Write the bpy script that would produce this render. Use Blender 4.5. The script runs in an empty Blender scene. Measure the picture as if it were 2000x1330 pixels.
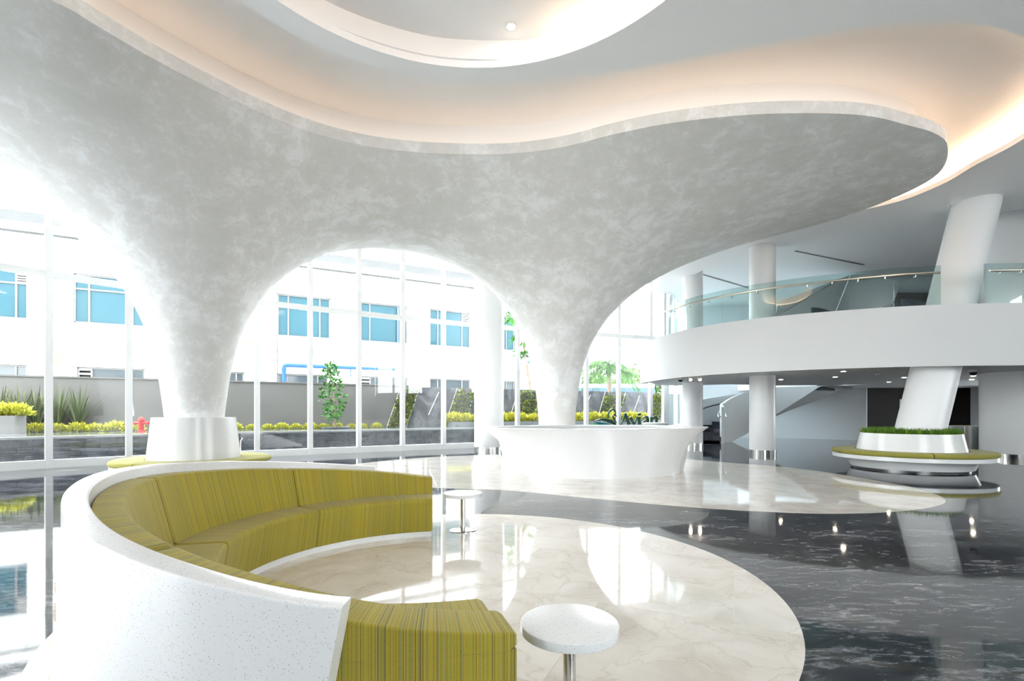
import bpy, bmesh, math, random
import numpy as np
from mathutils import Vector, Matrix
from mathutils.geometry import delaunay_2d_cdt

random.seed(7)
RNG = np.random.default_rng(11)
SC = bpy.context.scene
COL = SC.collection
PI = math.pi
# ---------------------------------------------------------------- camera, sky, exposure
F, V0, CX, H = 970.0, 806.0, 1000.0, 1.46      # focal length, horizon row, centre column in photo pixels; eye height in metres
cam_data = bpy.data.cameras.new('camera')
cam_data.sensor_width = 36.0
cam_data.lens = F / 2000 * 36
cam_data.shift_y = (V0 - 665) / 2000
cam_data.clip_end = 500
cam = bpy.data.objects.new('camera', cam_data)
COL.objects.link(cam)
cam.location = (0, 0, H)
cam.rotation_euler = (PI / 2, 0, 0)
SC.camera = cam

SKY = 8.5
world = bpy.data.worlds.new('overcast_sky')
SC.world = world
world.use_nodes = True
bg = world.node_tree.nodes['Background']
bg.inputs[0].default_value = (0.91, 0.96, 1.0, 1)
bg.inputs[1].default_value = SKY

vs = SC.view_settings
vs.view_transform = 'Standard'
vs.look = 'None'
vs.gamma = 1
vs.use_curve_mapping = False
vs.exposure = 0.97
cy = SC.cycles
cy.use_denoising = True
cy.use_adaptive_sampling = True
cy.adaptive_threshold = 0.04
cy.max_bounces = 9
cy.diffuse_bounces = 5
cy.glossy_bounces = 4
cy.transmission_bounces = 6
cy.transparent_max_bounces = 24
cy.sample_clamp_indirect = 8
cy.caustics_reflective = False
cy.caustics_refractive = False


# ---------------------------------------------------------------- pixel helpers
def gp(px, py, z=0.0):
    d = (z - H) * F / (V0 - py)
    return ((px - CX) * d / F, d)


# ---------------------------------------------------------------- materials
MATS = {}


def new_mat(name):
    m = bpy.data.materials.new(name)
    m.use_nodes = True
    nt = m.node_tree
    b = nt.nodes['Principled BSDF']
    MATS[name] = m
    return m, nt, b


def N(nt, kind, **kw):
    n = nt.nodes.new(kind)
    for k, v in kw.items():
        setattr(n, k, v)
    return n


def ramp(nt, stops, interp='LINEAR'):
    r = N(nt, 'ShaderNodeValToRGB')
    r.color_ramp.interpolation = interp
    els = r.color_ramp.elements
    while len(els) < len(stops):
        els.new(0.5)
    for e, (p, c) in zip(els, stops):
        e.position = p
        e.color = (*c, 1)
    return r


def plain(name, col, rough=0.5, metal=0.0, spec=0.5, bump=0.0, bscale=60, vary=0.0, vscale=3.0, ior=None):
    m, nt, b = new_mat(name)
    b.inputs['Base Color'].default_value = (*col, 1)
    b.inputs['Roughness'].default_value = rough
    b.inputs['Metallic'].default_value = metal
    b.inputs['Specular IOR Level'].default_value = spec
    if ior:
        b.inputs['IOR'].default_value = ior
    tc = N(nt, 'ShaderNodeTexCoord')
    if vary:
        n = N(nt, 'ShaderNodeTexNoise')
        n.inputs['Scale'].default_value = vscale
        n.inputs['Detail'].default_value = 4
        nt.links.new(tc.outputs['Object'], n.inputs['Vector'])
        r = ramp(nt, [(0.3, tuple(c * (1 - vary) for c in col)), (0.7, tuple(min(1, c * (1 + vary)) for c in col))])
        nt.links.new(n.outputs['Fac'], r.inputs[0])
        nt.links.new(r.outputs[0], b.inputs['Base Color'])
    if bump:
        n = N(nt, 'ShaderNodeTexNoise')
        n.inputs['Scale'].default_value = bscale
        nt.links.new(tc.outputs['Object'], n.inputs['Vector'])
        bp = N(nt, 'ShaderNodeBump')
        bp.inputs['Strength'].default_value = bump
        bp.inputs['Distance'].default_value = 0.01
        nt.links.new(n.outputs['Fac'], bp.inputs['Height'])
        nt.links.new(bp.outputs[0], b.inputs['Normal'])
    return m


def emit(name, col, s):
    m, nt, b = new_mat(name)
    b.inputs['Base Color'].default_value = (*col, 1)
    b.inputs['Emission Color'].default_value = (*col, 1)
    b.inputs['Emission Strength'].default_value = s
    return m


def glass_mat(name, tint=(0.97, 0.99, 0.99), ior=1.45, rough=0.0):
    m = bpy.data.materials.new(name)
    m.use_nodes = True
    nt = m.node_tree
    nt.nodes.clear()
    out = N(nt, 'ShaderNodeOutputMaterial')
    tr = N(nt, 'ShaderNodeBsdfTransparent')
    tr.inputs[0].default_value = (*tint, 1)
    gl = N(nt, 'ShaderNodeBsdfGlossy')
    gl.inputs['Roughness'].default_value = rough
    fr = N(nt, 'ShaderNodeFresnel')
    gm = N(nt, 'ShaderNodeNewGeometry')
    io = N(nt, 'ShaderNodeMath', operation='MULTIPLY_ADD')     # same reflectance on both faces of the thin pane
    nt.links.new(gm.outputs['Backfacing'], io.inputs[0])
    io.inputs[1].default_value = 1 / ior - ior
    io.inputs[2].default_value = ior
    nt.links.new(io.outputs[0], fr.inputs[0])
    mx = N(nt, 'ShaderNodeMixShader')
    nt.links.new(fr.outputs[0], mx.inputs[0])
    nt.links.new(tr.outputs[0], mx.inputs[1])
    nt.links.new(gl.outputs[0], mx.inputs[2])
    nt.links.new(mx.outputs[0], out.inputs[0])
    MATS[name] = m
    return m


def plaster_mat():
    m, nt, b = new_mat('plaster')
    tc = N(nt, 'ShaderNodeTexCoord')
    mp = N(nt, 'ShaderNodeMapping')
    nt.links.new(tc.outputs['Object'], mp.inputs['Vector'])
    n1 = N(nt, 'ShaderNodeTexNoise')
    n1.inputs['Scale'].default_value = 0.55
    n1.inputs['Detail'].default_value = 3
    n2 = N(nt, 'ShaderNodeTexNoise')
    n2.inputs['Scale'].default_value = 2.4
    n2.inputs['Detail'].default_value = 9
    n2.inputs['Roughness'].default_value = 0.68
    n2.inputs['Distortion'].default_value = 0.35
    n3 = N(nt, 'ShaderNodeTexNoise')
    n3.inputs['Scale'].default_value = 14
    n3.inputs['Detail'].default_value = 6
    n3.inputs['Distortion'].default_value = 0.6
    for n in (n1, n2, n3):
        nt.links.new(mp.outputs[0], n.inputs['Vector'])
    a = N(nt, 'ShaderNodeMath', operation='MULTIPLY_ADD')
    nt.links.new(n1.outputs['Fac'], a.inputs[0])
    a.inputs[1].default_value = 0.45
    nt.links.new(n2.outputs['Fac'], a.inputs[2])
    c = N(nt, 'ShaderNodeMath', operation='MULTIPLY_ADD')
    nt.links.new(n3.outputs['Fac'], c.inputs[0])
    c.inputs[1].default_value = 0.25
    nt.links.new(a.outputs[0], c.inputs[2])
    r = ramp(nt, [(0.66, (0.63, 0.625, 0.60)), (0.84, (0.675, 0.67, 0.65)), (0.94, (0.745, 0.745, 0.735)), (1.03, (0.79, 0.795, 0.795))])
    nt.links.new(c.outputs[0], r.inputs[0])
    nt.links.new(r.outputs[0], b.inputs['Base Color'])
    rr = N(nt, 'ShaderNodeMapRange')
    rr.inputs['From Min'].default_value = 0.6
    rr.inputs['From Max'].default_value = 1.0
    rr.inputs['To Min'].default_value = 0.62
    rr.inputs['To Max'].default_value = 0.5
    b.inputs['Specular IOR Level'].default_value = 0.2
    nt.links.new(c.outputs[0], rr.inputs['Value'])
    nt.links.new(rr.outputs[0], b.inputs['Roughness'])
    return m


def terrazzo_mat(name='terrazzo', base=(0.72, 0.72, 0.715), rough=0.22, scale=135):
    m, nt, b = new_mat(name)
    tc = N(nt, 'ShaderNodeTexCoord')
    v = N(nt, 'ShaderNodeTexVoronoi')
    v.inputs['Scale'].default_value = scale
    nt.links.new(tc.outputs['Object'], v.inputs['Vector'])
    lt = N(nt, 'ShaderNodeMath', operation='LESS_THAN')
    lt.inputs[1].default_value = 0.28
    nt.links.new(v.outputs['Distance'], lt.inputs[0])
    sp = N(nt, 'ShaderNodeSeparateColor')
    nt.links.new(v.outputs['Color'], sp.inputs[0])
    r = ramp(nt, [(0.0, (0.28, 0.28, 0.28)), (0.09, (0.45, 0.44, 0.42)), (0.2, (0.6, 0.59, 0.57)), (0.38, base)], 'CONSTANT')
    nt.links.new(sp.outputs[0], r.inputs[0])
    mx = N(nt, 'ShaderNodeMix', data_type='RGBA')
    nt.links.new(lt.outputs[0], mx.inputs[0])
    mx.inputs[6].default_value = (*base, 1)
    nt.links.new(r.outputs[0], mx.inputs[7])
    nt.links.new(mx.outputs[2], b.inputs['Base Color'])
    b.inputs['Roughness'].default_value = rough
    return m


def wave_bump(nt, b, tc, strength):
    n = N(nt, 'ShaderNodeTexNoise')
    n.inputs['Scale'].default_value = 1.1
    n.inputs['Detail'].default_value = 1
    nt.links.new(tc.outputs['Object'], n.inputs['Vector'])
    bp = N(nt, 'ShaderNodeBump')
    bp.inputs['Strength'].default_value = strength
    bp.inputs['Distance'].default_value = 0.02
    nt.links.new(n.outputs['Fac'], bp.inputs['Height'])
    nt.links.new(bp.outputs[0], b.inputs['Normal'])


def dark_marble_mat():
    m, nt, b = new_mat('dark_marble')
    tc = N(nt, 'ShaderNodeTexCoord')
    mp = N(nt, 'ShaderNodeMapping')
    mp.inputs['Rotation'].default_value = (0, 0, math.radians(-14))
    mp.inputs['Scale'].default_value = (1.7, 4.6, 1)
    nt.links.new(tc.outputs['Object'], mp.inputs['Vector'])
    n1 = N(nt, 'ShaderNodeTexNoise')
    n1.inputs['Scale'].default_value = 3.0
    n1.inputs['Detail'].default_value = 12
    n1.inputs['Roughness'].default_value = 0.78
    n1.inputs['Distortion'].default_value = 0.5
    n2 = N(nt, 'ShaderNodeTexNoise')
    n2.inputs['Scale'].default_value = 0.5
    n2.inputs['Detail'].default_value = 2
    n3 = N(nt, 'ShaderNodeTexVoronoi', feature='DISTANCE_TO_EDGE')
    n3.inputs['Scale'].default_value = 3.0
    for n in (n1, n2):
        nt.links.new(mp.outputs[0], n.inputs['Vector'])
    ad = N(nt, 'ShaderNodeVectorMath', operation='ADD')
    sc = N(nt, 'ShaderNodeVectorMath', operation='SCALE')
    sc.inputs['Scale'].default_value = 0.5
    nt.links.new(n1.outputs['Color'], sc.inputs[0])
    nt.links.new(mp.outputs[0], ad.inputs[0])
    nt.links.new(sc.outputs[0], ad.inputs[1])
    nt.links.new(ad.outputs[0], n3.inputs['Vector'])
    a = N(nt, 'ShaderNodeMath', operation='MULTIPLY_ADD')
    nt.links.new(n2.outputs['Fac'], a.inputs[0])
    a.inputs[1].default_value = 0.35
    nt.links.new(n1.outputs['Fac'], a.inputs[2])
    r = ramp(nt, [(0.5, (0.002, 0.003, 0.006)), (0.62, (0.008, 0.010, 0.015)), (0.69, (0.03, 0.033, 0.04)), (0.75, (0.11, 0.114, 0.125)), (0.88, (0.31, 0.315, 0.33))])
    nt.links.new(a.outputs[0], r.inputs[0])
    vr = ramp(nt, [(0.0, (0.3, 0.3, 0.3)), (0.03, (1, 1, 1))])
    nt.links.new(n3.outputs['Distance'], vr.inputs[0])
    mu = N(nt, 'ShaderNodeMix', data_type='RGBA', blend_type='MULTIPLY')
    mu.inputs[0].default_value = 0.6
    nt.links.new(r.outputs[0], mu.inputs[6])
    nt.links.new(vr.outputs[0], mu.inputs[7])
    nt.links.new(mu.outputs[2], b.inputs['Base Color'])
    b.inputs['Roughness'].default_value = 0.045
    b.inputs['IOR'].default_value = 1.6
    wave_bump(nt, b, tc, 0.05)
    return m


def cream_marble_mat():
    m, nt, b = new_mat('cream_marble')
    tc = N(nt, 'ShaderNodeTexCoord')
    oi = N(nt, 'ShaderNodeObjectInfo')
    # each slab is cut from another part of the block
    ofs = N(nt, 'ShaderNodeVectorMath', operation='SCALE')
    ofs.inputs['Scale'].default_value = 17.0
    cmb = N(nt, 'ShaderNodeCombineXYZ')
    nt.links.new(oi.outputs['Random'], cmb.inputs[0])
    nt.links.new(oi.outputs['Random'], cmb.inputs[1])
    nt.links.new(cmb.outputs[0], ofs.inputs[0])
    ad = N(nt, 'ShaderNodeVectorMath', operation='ADD')
    nt.links.new(tc.outputs['Object'], ad.inputs[0])
    nt.links.new(ofs.outputs[0], ad.inputs[1])
    n1 = N(nt, 'ShaderNodeTexNoise')
    n1.inputs['Scale'].default_value = 1.6
    n1.inputs['Detail'].default_value = 8
    n1.inputs['Roughness'].default_value = 0.6
    n1.inputs['Distortion'].default_value = 1.0
    nt.links.new(ad.outputs[0], n1.inputs['Vector'])
    r = ramp(nt, [(0.3, (0.60, 0.55, 0.48)), (0.5, (0.71, 0.665, 0.60)), (0.7, (0.78, 0.745, 0.695))])
    nt.links.new(n1.outputs['Fac'], r.inputs[0])
    v = N(nt, 'ShaderNodeTexVoronoi', feature='DISTANCE_TO_EDGE')
    v.inputs['Scale'].default_value = 1.5
    sc = N(nt, 'ShaderNodeVectorMath', operation='SCALE')
    sc.inputs['Scale'].default_value = 0.9
    nt.links.new(n1.outputs['Color'], sc.inputs[0])
    ad2 = N(nt, 'ShaderNodeVectorMath', operation='ADD')
    nt.links.new(ad.outputs[0], ad2.inputs[0])
    nt.links.new(sc.outputs[0], ad2.inputs[1])
    nt.links.new(ad2.outputs[0], v.inputs['Vector'])
    vr = ramp(nt, [(0.0, (0.87, 0.85, 0.81)), (0.022, (1, 1, 1))])
    nt.links.new(v.outputs['Distance'], vr.inputs[0])
    mu = N(nt, 'ShaderNodeMix', data_type='RGBA', blend_type='MULTIPLY')
    mu.inputs[0].default_value = 1.0
    nt.links.new(r.outputs[0], mu.inputs[6])
    nt.links.new(vr.outputs[0], mu.inputs[7])
    br = N(nt, 'ShaderNodeMapRange')
    br.inputs['To Min'].default_value = 0.93
    br.inputs['To Max'].default_value = 1.05
    nt.links.new(oi.outputs['Random'], br.inputs['Value'])
    sc2 = N(nt, 'ShaderNodeVectorMath', operation='SCALE')
    nt.links.new(mu.outputs[2], sc2.inputs[0])
    nt.links.new(br.outputs[0], sc2.inputs['Scale'])
    nt.links.new(sc2.outputs[0], b.inputs['Base Color'])
    b.inputs['Roughness'].default_value = 0.04
    b.inputs['IOR'].default_value = 1.55
    wave_bump(nt, b, tc, 0.04)
    return m


def fabric_mat(name='striped_fabric', plainer=False):
    m, nt, b = new_mat(name)
    uv = N(nt, 'ShaderNodeUVMap')
    sp = N(nt, 'ShaderNodeSeparateXYZ')
    nt.links.new(uv.outputs[0], sp.inputs[0])
    n1 = N(nt, 'ShaderNodeTexNoise', noise_dimensions='1D')
    n1.inputs['Scale'].default_value = 230
    n1.inputs['Detail'].default_value = 2
    nt.links.new(sp.outputs[0], n1.inputs['W'])
    n0 = N(nt, 'ShaderNodeTexNoise', noise_dimensions='1D')
    n0.inputs['Scale'].default_value = 55
    n0.inputs['Detail'].default_value = 1
    nt.links.new(sp.outputs[0], n0.inputs['W'])
    # short dashes along each yarn
    mp = N(nt, 'ShaderNodeMapping')
    mp.inputs['Scale'].default_value = (420, 130, 1)
    nt.links.new(uv.outputs[0], mp.inputs['Vector'])
    n2 = N(nt, 'ShaderNodeTexNoise')
    n2.inputs['Scale'].default_value = 1.0
    n2.inputs['Detail'].default_value = 1
    nt.links.new(mp.outputs[0], n2.inputs['Vector'])
    a = N(nt, 'ShaderNodeMath', operation='MULTIPLY_ADD')
    nt.links.new(n2.outputs['Fac'], a.inputs[0])
    a.inputs[1].default_value = 0.22
    nt.links.new(n1.outputs['Fac'], a.inputs[2])
    if plainer:
        st = [(0.4, (0.24, 0.215, 0.035)), (0.6, (0.29, 0.265, 0.055)), (0.75, (0.33, 0.29, 0.055)), (0.9, (0.27, 0.28, 0.11))]
    else:
        st = [(0.42, (0.13, 0.085, 0.022)), (0.5, (0.29, 0.215, 0.026)), (0.6, (0.42, 0.325, 0.032)), (0.68, (0.32, 0.265, 0.04)), (0.76, (0.22, 0.225, 0.08)), (0.86, (0.29, 0.31, 0.19))]
    r = ramp(nt, st)
    nt.links.new(a.outputs[0], r.inputs[0])
    r0 = ramp(nt, [(0.35, (0.80, 0.88, 0.9)), (0.5, (1, 1, 1)), (0.62, (1.0, 0.96, 0.8))])
    nt.links.new(n0.outputs['Fac'], r0.inputs[0])
    mu = N(nt, 'ShaderNodeMix', data_type='RGBA', blend_type='MULTIPLY')
    mu.inputs[0].default_value = 1.0
    nt.links.new(r.outputs[0], mu.inputs[6])
    nt.links.new(r0.outputs[0], mu.inputs[7])
    nt.links.new(mu.outputs[2], b.inputs['Base Color'])
    b.inputs['Roughness'].default_value = 0.9
    b.inputs['Specular IOR Level'].default_value = 0.15
    b.inputs['Sheen Weight'].default_value = 0.15
    bp = N(nt, 'ShaderNodeBump')
    bp.inputs['Strength'].default_value = 0.35
    bp.inputs['Distance'].default_value = 0.002
    nt.links.new(a.outputs[0], bp.inputs['Height'])
    nt.links.new(bp.outputs[0], b.inputs['Normal'])
    return m


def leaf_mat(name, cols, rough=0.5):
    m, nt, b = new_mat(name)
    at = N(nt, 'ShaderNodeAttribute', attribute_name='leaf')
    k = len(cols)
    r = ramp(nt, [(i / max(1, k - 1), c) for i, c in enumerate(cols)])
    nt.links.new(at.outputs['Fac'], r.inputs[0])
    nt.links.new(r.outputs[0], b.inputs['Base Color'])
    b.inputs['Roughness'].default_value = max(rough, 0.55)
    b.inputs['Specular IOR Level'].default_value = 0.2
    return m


def slate_mat(name='slate', c0=(0.05, 0.053, 0.06), c1=(0.10, 0.103, 0.11), rough=0.45):
    m, nt, b = new_mat(name)
    tc = N(nt, 'ShaderNodeTexCoord')
    n1 = N(nt, 'ShaderNodeTexNoise')
    n1.inputs['Scale'].default_value = 1.3
    n1.inputs['Detail'].default_value = 8
    n1.inputs['Distortion'].default_value = 1.5
    nt.links.new(tc.outputs['Object'], n1.inputs['Vector'])
    r = ramp(nt, [(0.35, c0), (0.55, c1), (0.62, tuple(c * 1.5 for c in c1)), (0.66, c1)])
    nt.links.new(n1.outputs['Fac'], r.inputs[0])
    nt.links.new(r.outputs[0], b.inputs['Base Color'])
    b.inputs['Roughness'].default_value = rough
    return m


plaster_mat()
terrazzo_mat()
dark_marble_mat()
cream_marble_mat()
fabric_mat()
fabric_mat('bench_fabric', True)
slate_mat()
plain('white_paint', (0.60, 0.60, 0.595), 0.6)
plain('ceiling_paint', (0.91, 0.91, 0.91), 0.75)
plain('white_column', (0.80, 0.80, 0.795), 0.35)
plain('frame_white', (0.80, 0.80, 0.79), 0.4, spec=0.3)
plain('steel', (0.62, 0.61, 0.59), 0.22, 1.0)
plain('brushed_brass', (0.62, 0.58, 0.48), 0.3, 1.0)
plain('chrome', (0.75, 0.74, 0.72), 0.08, 1.0)
plain('plinth_dark', (0.10, 0.10, 0.10), 0.3, 1.0)
plain('black', (0.012, 0.012, 0.013), 0.4)
plain('lobby_black', (0.012, 0.010, 0.010), 0.6, spec=0.2)
plain('wall_grey', (0.74, 0.75, 0.76), 0.6)
plain('paving', (0.72, 0.72, 0.70), 0.8, vary=0.12, vscale=0.8)
plain('garden_wall', (0.105, 0.102, 0.094), 0.8, vary=0.07, vscale=1.2)
plain('planter_grey', (0.16, 0.158, 0.15), 0.8)
plain('cladding', (0.66, 0.66, 0.65), 0.5)
plain('cladding_gap', (0.01, 0.01, 0.01), 0.8)
plain('parapet_metal', (0.034, 0.036, 0.036), 0.5, vary=0.1, vscale=0.7)
plain('rust', (0.22, 0.16, 0.075), 0.8)
plain('window_frame', (0.11, 0.11, 0.105), 0.5)
plain('teal_glass', (0.016, 0.058, 0.075), 0.06, spec=0.12)
plain('dark_glass', (0.03, 0.04, 0.045), 0.08)
plain('louvre', (0.35, 0.35, 0.34), 0.6)
plain('blue_pipe', (0.012, 0.06, 0.25), 0.5, spec=0.2)
plain('soil', (0.05, 0.035, 0.025), 0.9)
plain('bark', (0.22, 0.17, 0.13), 0.85, vary=0.3, vscale=8)
plain('pond_stone', (0.055, 0.062, 0.072), 0.5, vary=0.5, vscale=3.5, spec=0.25)
plain('pond_rim', (0.20, 0.21, 0.21), 0.3, vary=0.2, vscale=4)
plain('roof_white', (0.8, 0.82, 0.85), 0.5)
plain('roof_blue', (0.05, 0.085, 0.14), 0.6)
plain('sign_dark_green', (0.004, 0.06, 0.035), 0.35)
plain('sign_teal', (0.0, 0.15, 0.16), 0.35)
plain('sign_green', (0.07, 0.42, 0.04), 0.35)
plain('hydrant_red', (0.4, 0.02, 0.02), 0.5, spec=0.2)
plain('navy', (0.015, 0.02, 0.04), 0.7)
plain('granite_step', (0.03, 0.033, 0.045), 0.25, vary=0.6, vscale=9)
plain('grout', (0.55, 0.51, 0.45), 0.5)
plain('neutral_floor', (0.5, 0.5, 0.5), 0.4)
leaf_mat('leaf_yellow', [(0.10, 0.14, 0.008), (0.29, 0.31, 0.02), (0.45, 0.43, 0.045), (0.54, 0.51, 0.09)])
leaf_mat('leaf_vine', [(0.03, 0.07, 0.008), (0.10, 0.16, 0.015), (0.32, 0.31, 0.03)])
leaf_mat('leaf_green', [(0.012, 0.07, 0.006), (0.03, 0.15, 0.012), (0.08, 0.26, 0.03)], 0.3)
leaf_mat('leaf_palm', [(0.015, 0.06, 0.01), (0.04, 0.12, 0.022), (0.10, 0.2, 0.05)], 0.4)
leaf_mat('leaf_tree', [(0.02, 0.07, 0.008), (0.06, 0.14, 0.02), (0.16, 0.24, 0.05)])
leaf_mat('leaf_muted', [(0.05, 0.075, 0.035), (0.10, 0.125, 0.055), (0.17, 0.185, 0.09)])
leaf_mat('grass', [(0.04, 0.12, 0.008), (0.10, 0.22, 0.015), (0.2, 0.33, 0.03)])
glass_mat('clear_glass', (0.985, 0.99, 0.99))
glass_mat('rail_glass', (0.80, 0.88, 0.87), 1.5)
glass_mat('tinted_glass', (0.86, 0.94, 0.97), 1.5)
m_, nt_, b_ = new_mat('water')
b_.inputs['Base Color'].default_value = (0.10, 0.115, 0.12, 1)
b_.inputs['Roughness'].default_value = 0.05
wave_bump(nt_, b_, N(nt_, 'ShaderNodeTexCoord'), 0.25)
LED = (1.0, 0.70, 0.45)
emit('led_cove', LED, 10.0)
emit('led_canopy', LED, 2.1)
emit('led_soft', LED, 2.6)
emit('lamp_lens', (1.0, 0.86, 0.68), 60.0)


# ---------------------------------------------------------------- mesh helpers
class MB:
    def __init__(s):
        s.v, s.f, s.uv, s.att = [], [], [], []

    def add(s, vs_, fs, uvs=None, att=None):
        o = len(s.v)
        s.v += [tuple(map(float, p)) for p in vs_]
        for i, f in enumerate(fs):
            s.f.append([o + k for k in f])
            s.uv.append([uvs[k] for k in f] if uvs is not None else [(0, 0)] * len(f))
            s.att.append(att if att is not None else 0.0)
        return s

    def box(s, c, size, rz=0.0, rx=0.0):
        hx, hy, hz = (k / 2 for k in size)
        M = Matrix.Rotation(rz, 3, 'Z') @ Matrix.Rotation(rx, 3, 'X')
        P = [Vector(c) + M @ Vector((x, y, z)) for z in (-hz, hz) for y in (-hy, hy) for x in (-hx, hx)]
        return s.add(P, [(0, 2, 3, 1), (4, 5, 7, 6), (0, 1, 5, 4), (2, 6, 7, 3), (0, 4, 6, 2), (1, 3, 7, 5)])

    def bar(s, a, b, w, h, up=(0, 0, 1)):
        a, b = Vector(a), Vector(b)
        t = (b - a).normalized()
        u = Vector(up)
        if abs(t.dot(u)) > 0.98:
            u = Vector((0, 1, 0))
        sd = t.cross(u).normalized()
        u = sd.cross(t).normalized()
        P = []
        for e in (a, b):
            for i, j in ((-1, -1), (1, -1), (1, 1), (-1, 1)):
                P.append(e + sd * (i * w / 2) + u * (j * h / 2))
        return s.add(P, [(0, 1, 2, 3), (7, 6, 5, 4), (0, 4, 5, 1), (1, 5, 6, 2), (2, 6, 7, 3), (3, 7, 4, 0)])

    def prism(s, poly, z0, z1, top=True, bottom=True):
        n = len(poly)
        P = [(x, y, z0) for x, y in poly] + [(x, y, z1) for x, y in poly]
        fs = [(i, (i + 1) % n, n + (i + 1) % n, n + i) for i in range(n)]
        if bottom:
            fs.append(tuple(reversed(range(n))))
        if top:
            fs.append(tuple(range(n, 2 * n)))
        return s.add(P, fs)

    def tube(s, path, r, n=10, closed=False, caps=True):
        P = [Vector(p) for p in path]
        m = len(P)
        rr = r if hasattr(r, '__len__') else [r] * m
        vs_, fs = [], []
        prev = None
        for i in range(m):
            a = P[(i - 1) % m] if (closed or i > 0) else P[i]
            b = P[(i + 1) % m] if (closed or i < m - 1) else P[i]
            t = (b - a).normalized()
            if prev is None:
                up = Vector((0, 0, 1)) if abs(t.z) < 0.9 else Vector((1, 0, 0))
                u = (up - t * up.dot(t)).normalized()
            else:
                u = (prev - t * prev.dot(t)).normalized()
            prev = u
            w = t.cross(u)
            for k in range(n):
                an = 2 * PI * k / n
                vs_.append(P[i] + (u * math.cos(an) + w * math.sin(an)) * rr[i])
        for i in range(m if closed else m - 1):
            j = (i + 1) % m
            for k in range(n):
                l = (k + 1) % n
                fs.append((i * n + k, i * n + l, j * n + l, j * n + k))
        if caps and not closed:
            fs.append(tuple(reversed(range(n))))
            fs.append(tuple(range((m - 1) * n, m * n)))
        return s.add(vs_, fs)

    def lathe(s, prof, c=(0, 0, 0), n=48, a0=0.0, a1=2 * PI, closed_prof=False, shear=(0, 0)):
        full = abs(a1 - a0 - 2 * PI) < 1e-6
        m = n if full else n + 1
        vs_, uvs, fs = [], [], []
        L = [0.0]
        for i in range(1, len(prof)):
            L.append(L[-1] + math.dist(prof[i], prof[i - 1]))
        R = max(p[0] for p in prof)
        for i in range(m):
            a = a0 + (a1 - a0) * i / n
            for j, (r, z) in enumerate(prof):
                vs_.append((c[0] + r * math.cos(a) + shear[0] * z, c[1] + r * math.sin(a) + shear[1] * z, c[2] + z))
                uvs.append((a * R, L[j]))
        k = len(prof)
        for i in range(n):
            i2 = (i + 1) % m
            for j in range(k if closed_prof else k - 1):
                j2 = (j + 1) % k
                fs.append((i * k + j, i2 * k + j, i2 * k + j2, i * k + j2))
        if not full and closed_prof:
            fs.append(tuple(reversed(range(k))))
            fs.append(tuple(range((m - 1) * k, m * k)))
        return s.add(vs_, fs, uvs)

    def leaf(s, p, d, l, w, att, droop=0.0, nrm=None):
        p, d = Vector(p), Vector(d).normalized()
        u = Vector(nrm) if nrm is not None else Vector(RNG.normal(size=3))
        sd = d.cross(u)
        if sd.length < 1e-3:
            sd = d.cross(Vector((0, 0, 1.01)))
        sd = sd.normalized() * (w / 2)
        mid = p + d * (l * 0.5)
        tip = p + d * l - Vector((0, 0, droop * l))
        return s.add([p, mid - sd, tip, mid + sd], [(0, 1, 2, 3)], None, att)

    def build(s, name, mat, parent=None, smooth=None, bevel=0.0, segs=2):
        me = bpy.data.meshes.new(name)
        me.from_pydata(s.v, [], s.f)
        me.update()
        if any(u != (0, 0) for f in s.uv for u in f):
            ul = me.uv_layers.new(name='UVMap')
            flat = [x for f in s.uv for u in f for x in u]
            ul.data.foreach_set('uv', flat)
        if any(s.att):
            a = me.attributes.new('leaf', 'FLOAT', 'FACE')
            a.data.foreach_set('value', [float(x) for x in s.att])
        return link_mesh(name, me, mat, parent, smooth, bevel, segs)


def link_mesh(name, me, mat, parent=None, smooth=None, bevel=0.0, segs=2):
    me.materials.append(MATS[mat])
    if smooth:
        me.polygons.foreach_set('use_smooth', [True] * len(me.polygons))
        me.set_sharp_from_angle(angle=math.radians(smooth))
    o = bpy.data.objects.new(name, me)
    COL.objects.link(o)
    if parent:
        o.parent = parent
        o.matrix_parent_inverse = Matrix.Translation(parent.location).inverted() if parent.rotation_euler.z == 0 else parent.matrix_basis.inverted()
    if bevel:
        b = o.modifiers.new('bevel', 'BEVEL')
        b.width = bevel
        b.segments = segs
        b.limit_method = 'ANGLE'
    return o


def tag(o, label=None, cat=None, group=None, kind=None):
    if label:
        o['label'] = label
    if cat:
        o['category'] = cat
    if group:
        o['group'] = group
    if kind:
        o['kind'] = kind
    return o


def thing(name, label, cat, loc=(0, 0, 0), group=None, rz=0.0):
    o = bpy.data.objects.new(name, None)
    o.empty_display_size = 0.2
    COL.objects.link(o)
    o.location = loc
    o.rotation_euler = (0, 0, rz)
    return tag(o, label, cat, group)


def struct(name, label, loc=(0, 0, 0), cat='structure'):
    o = thing(name, label, cat, loc)
    o['kind'] = 'structure'
    return o


def copy_tree(o, parent=None):
    c = o.copy()
    COL.objects.link(c)
    c.parent = parent
    for ch in o.children:
        copy_tree(ch, c)
    return c


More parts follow.
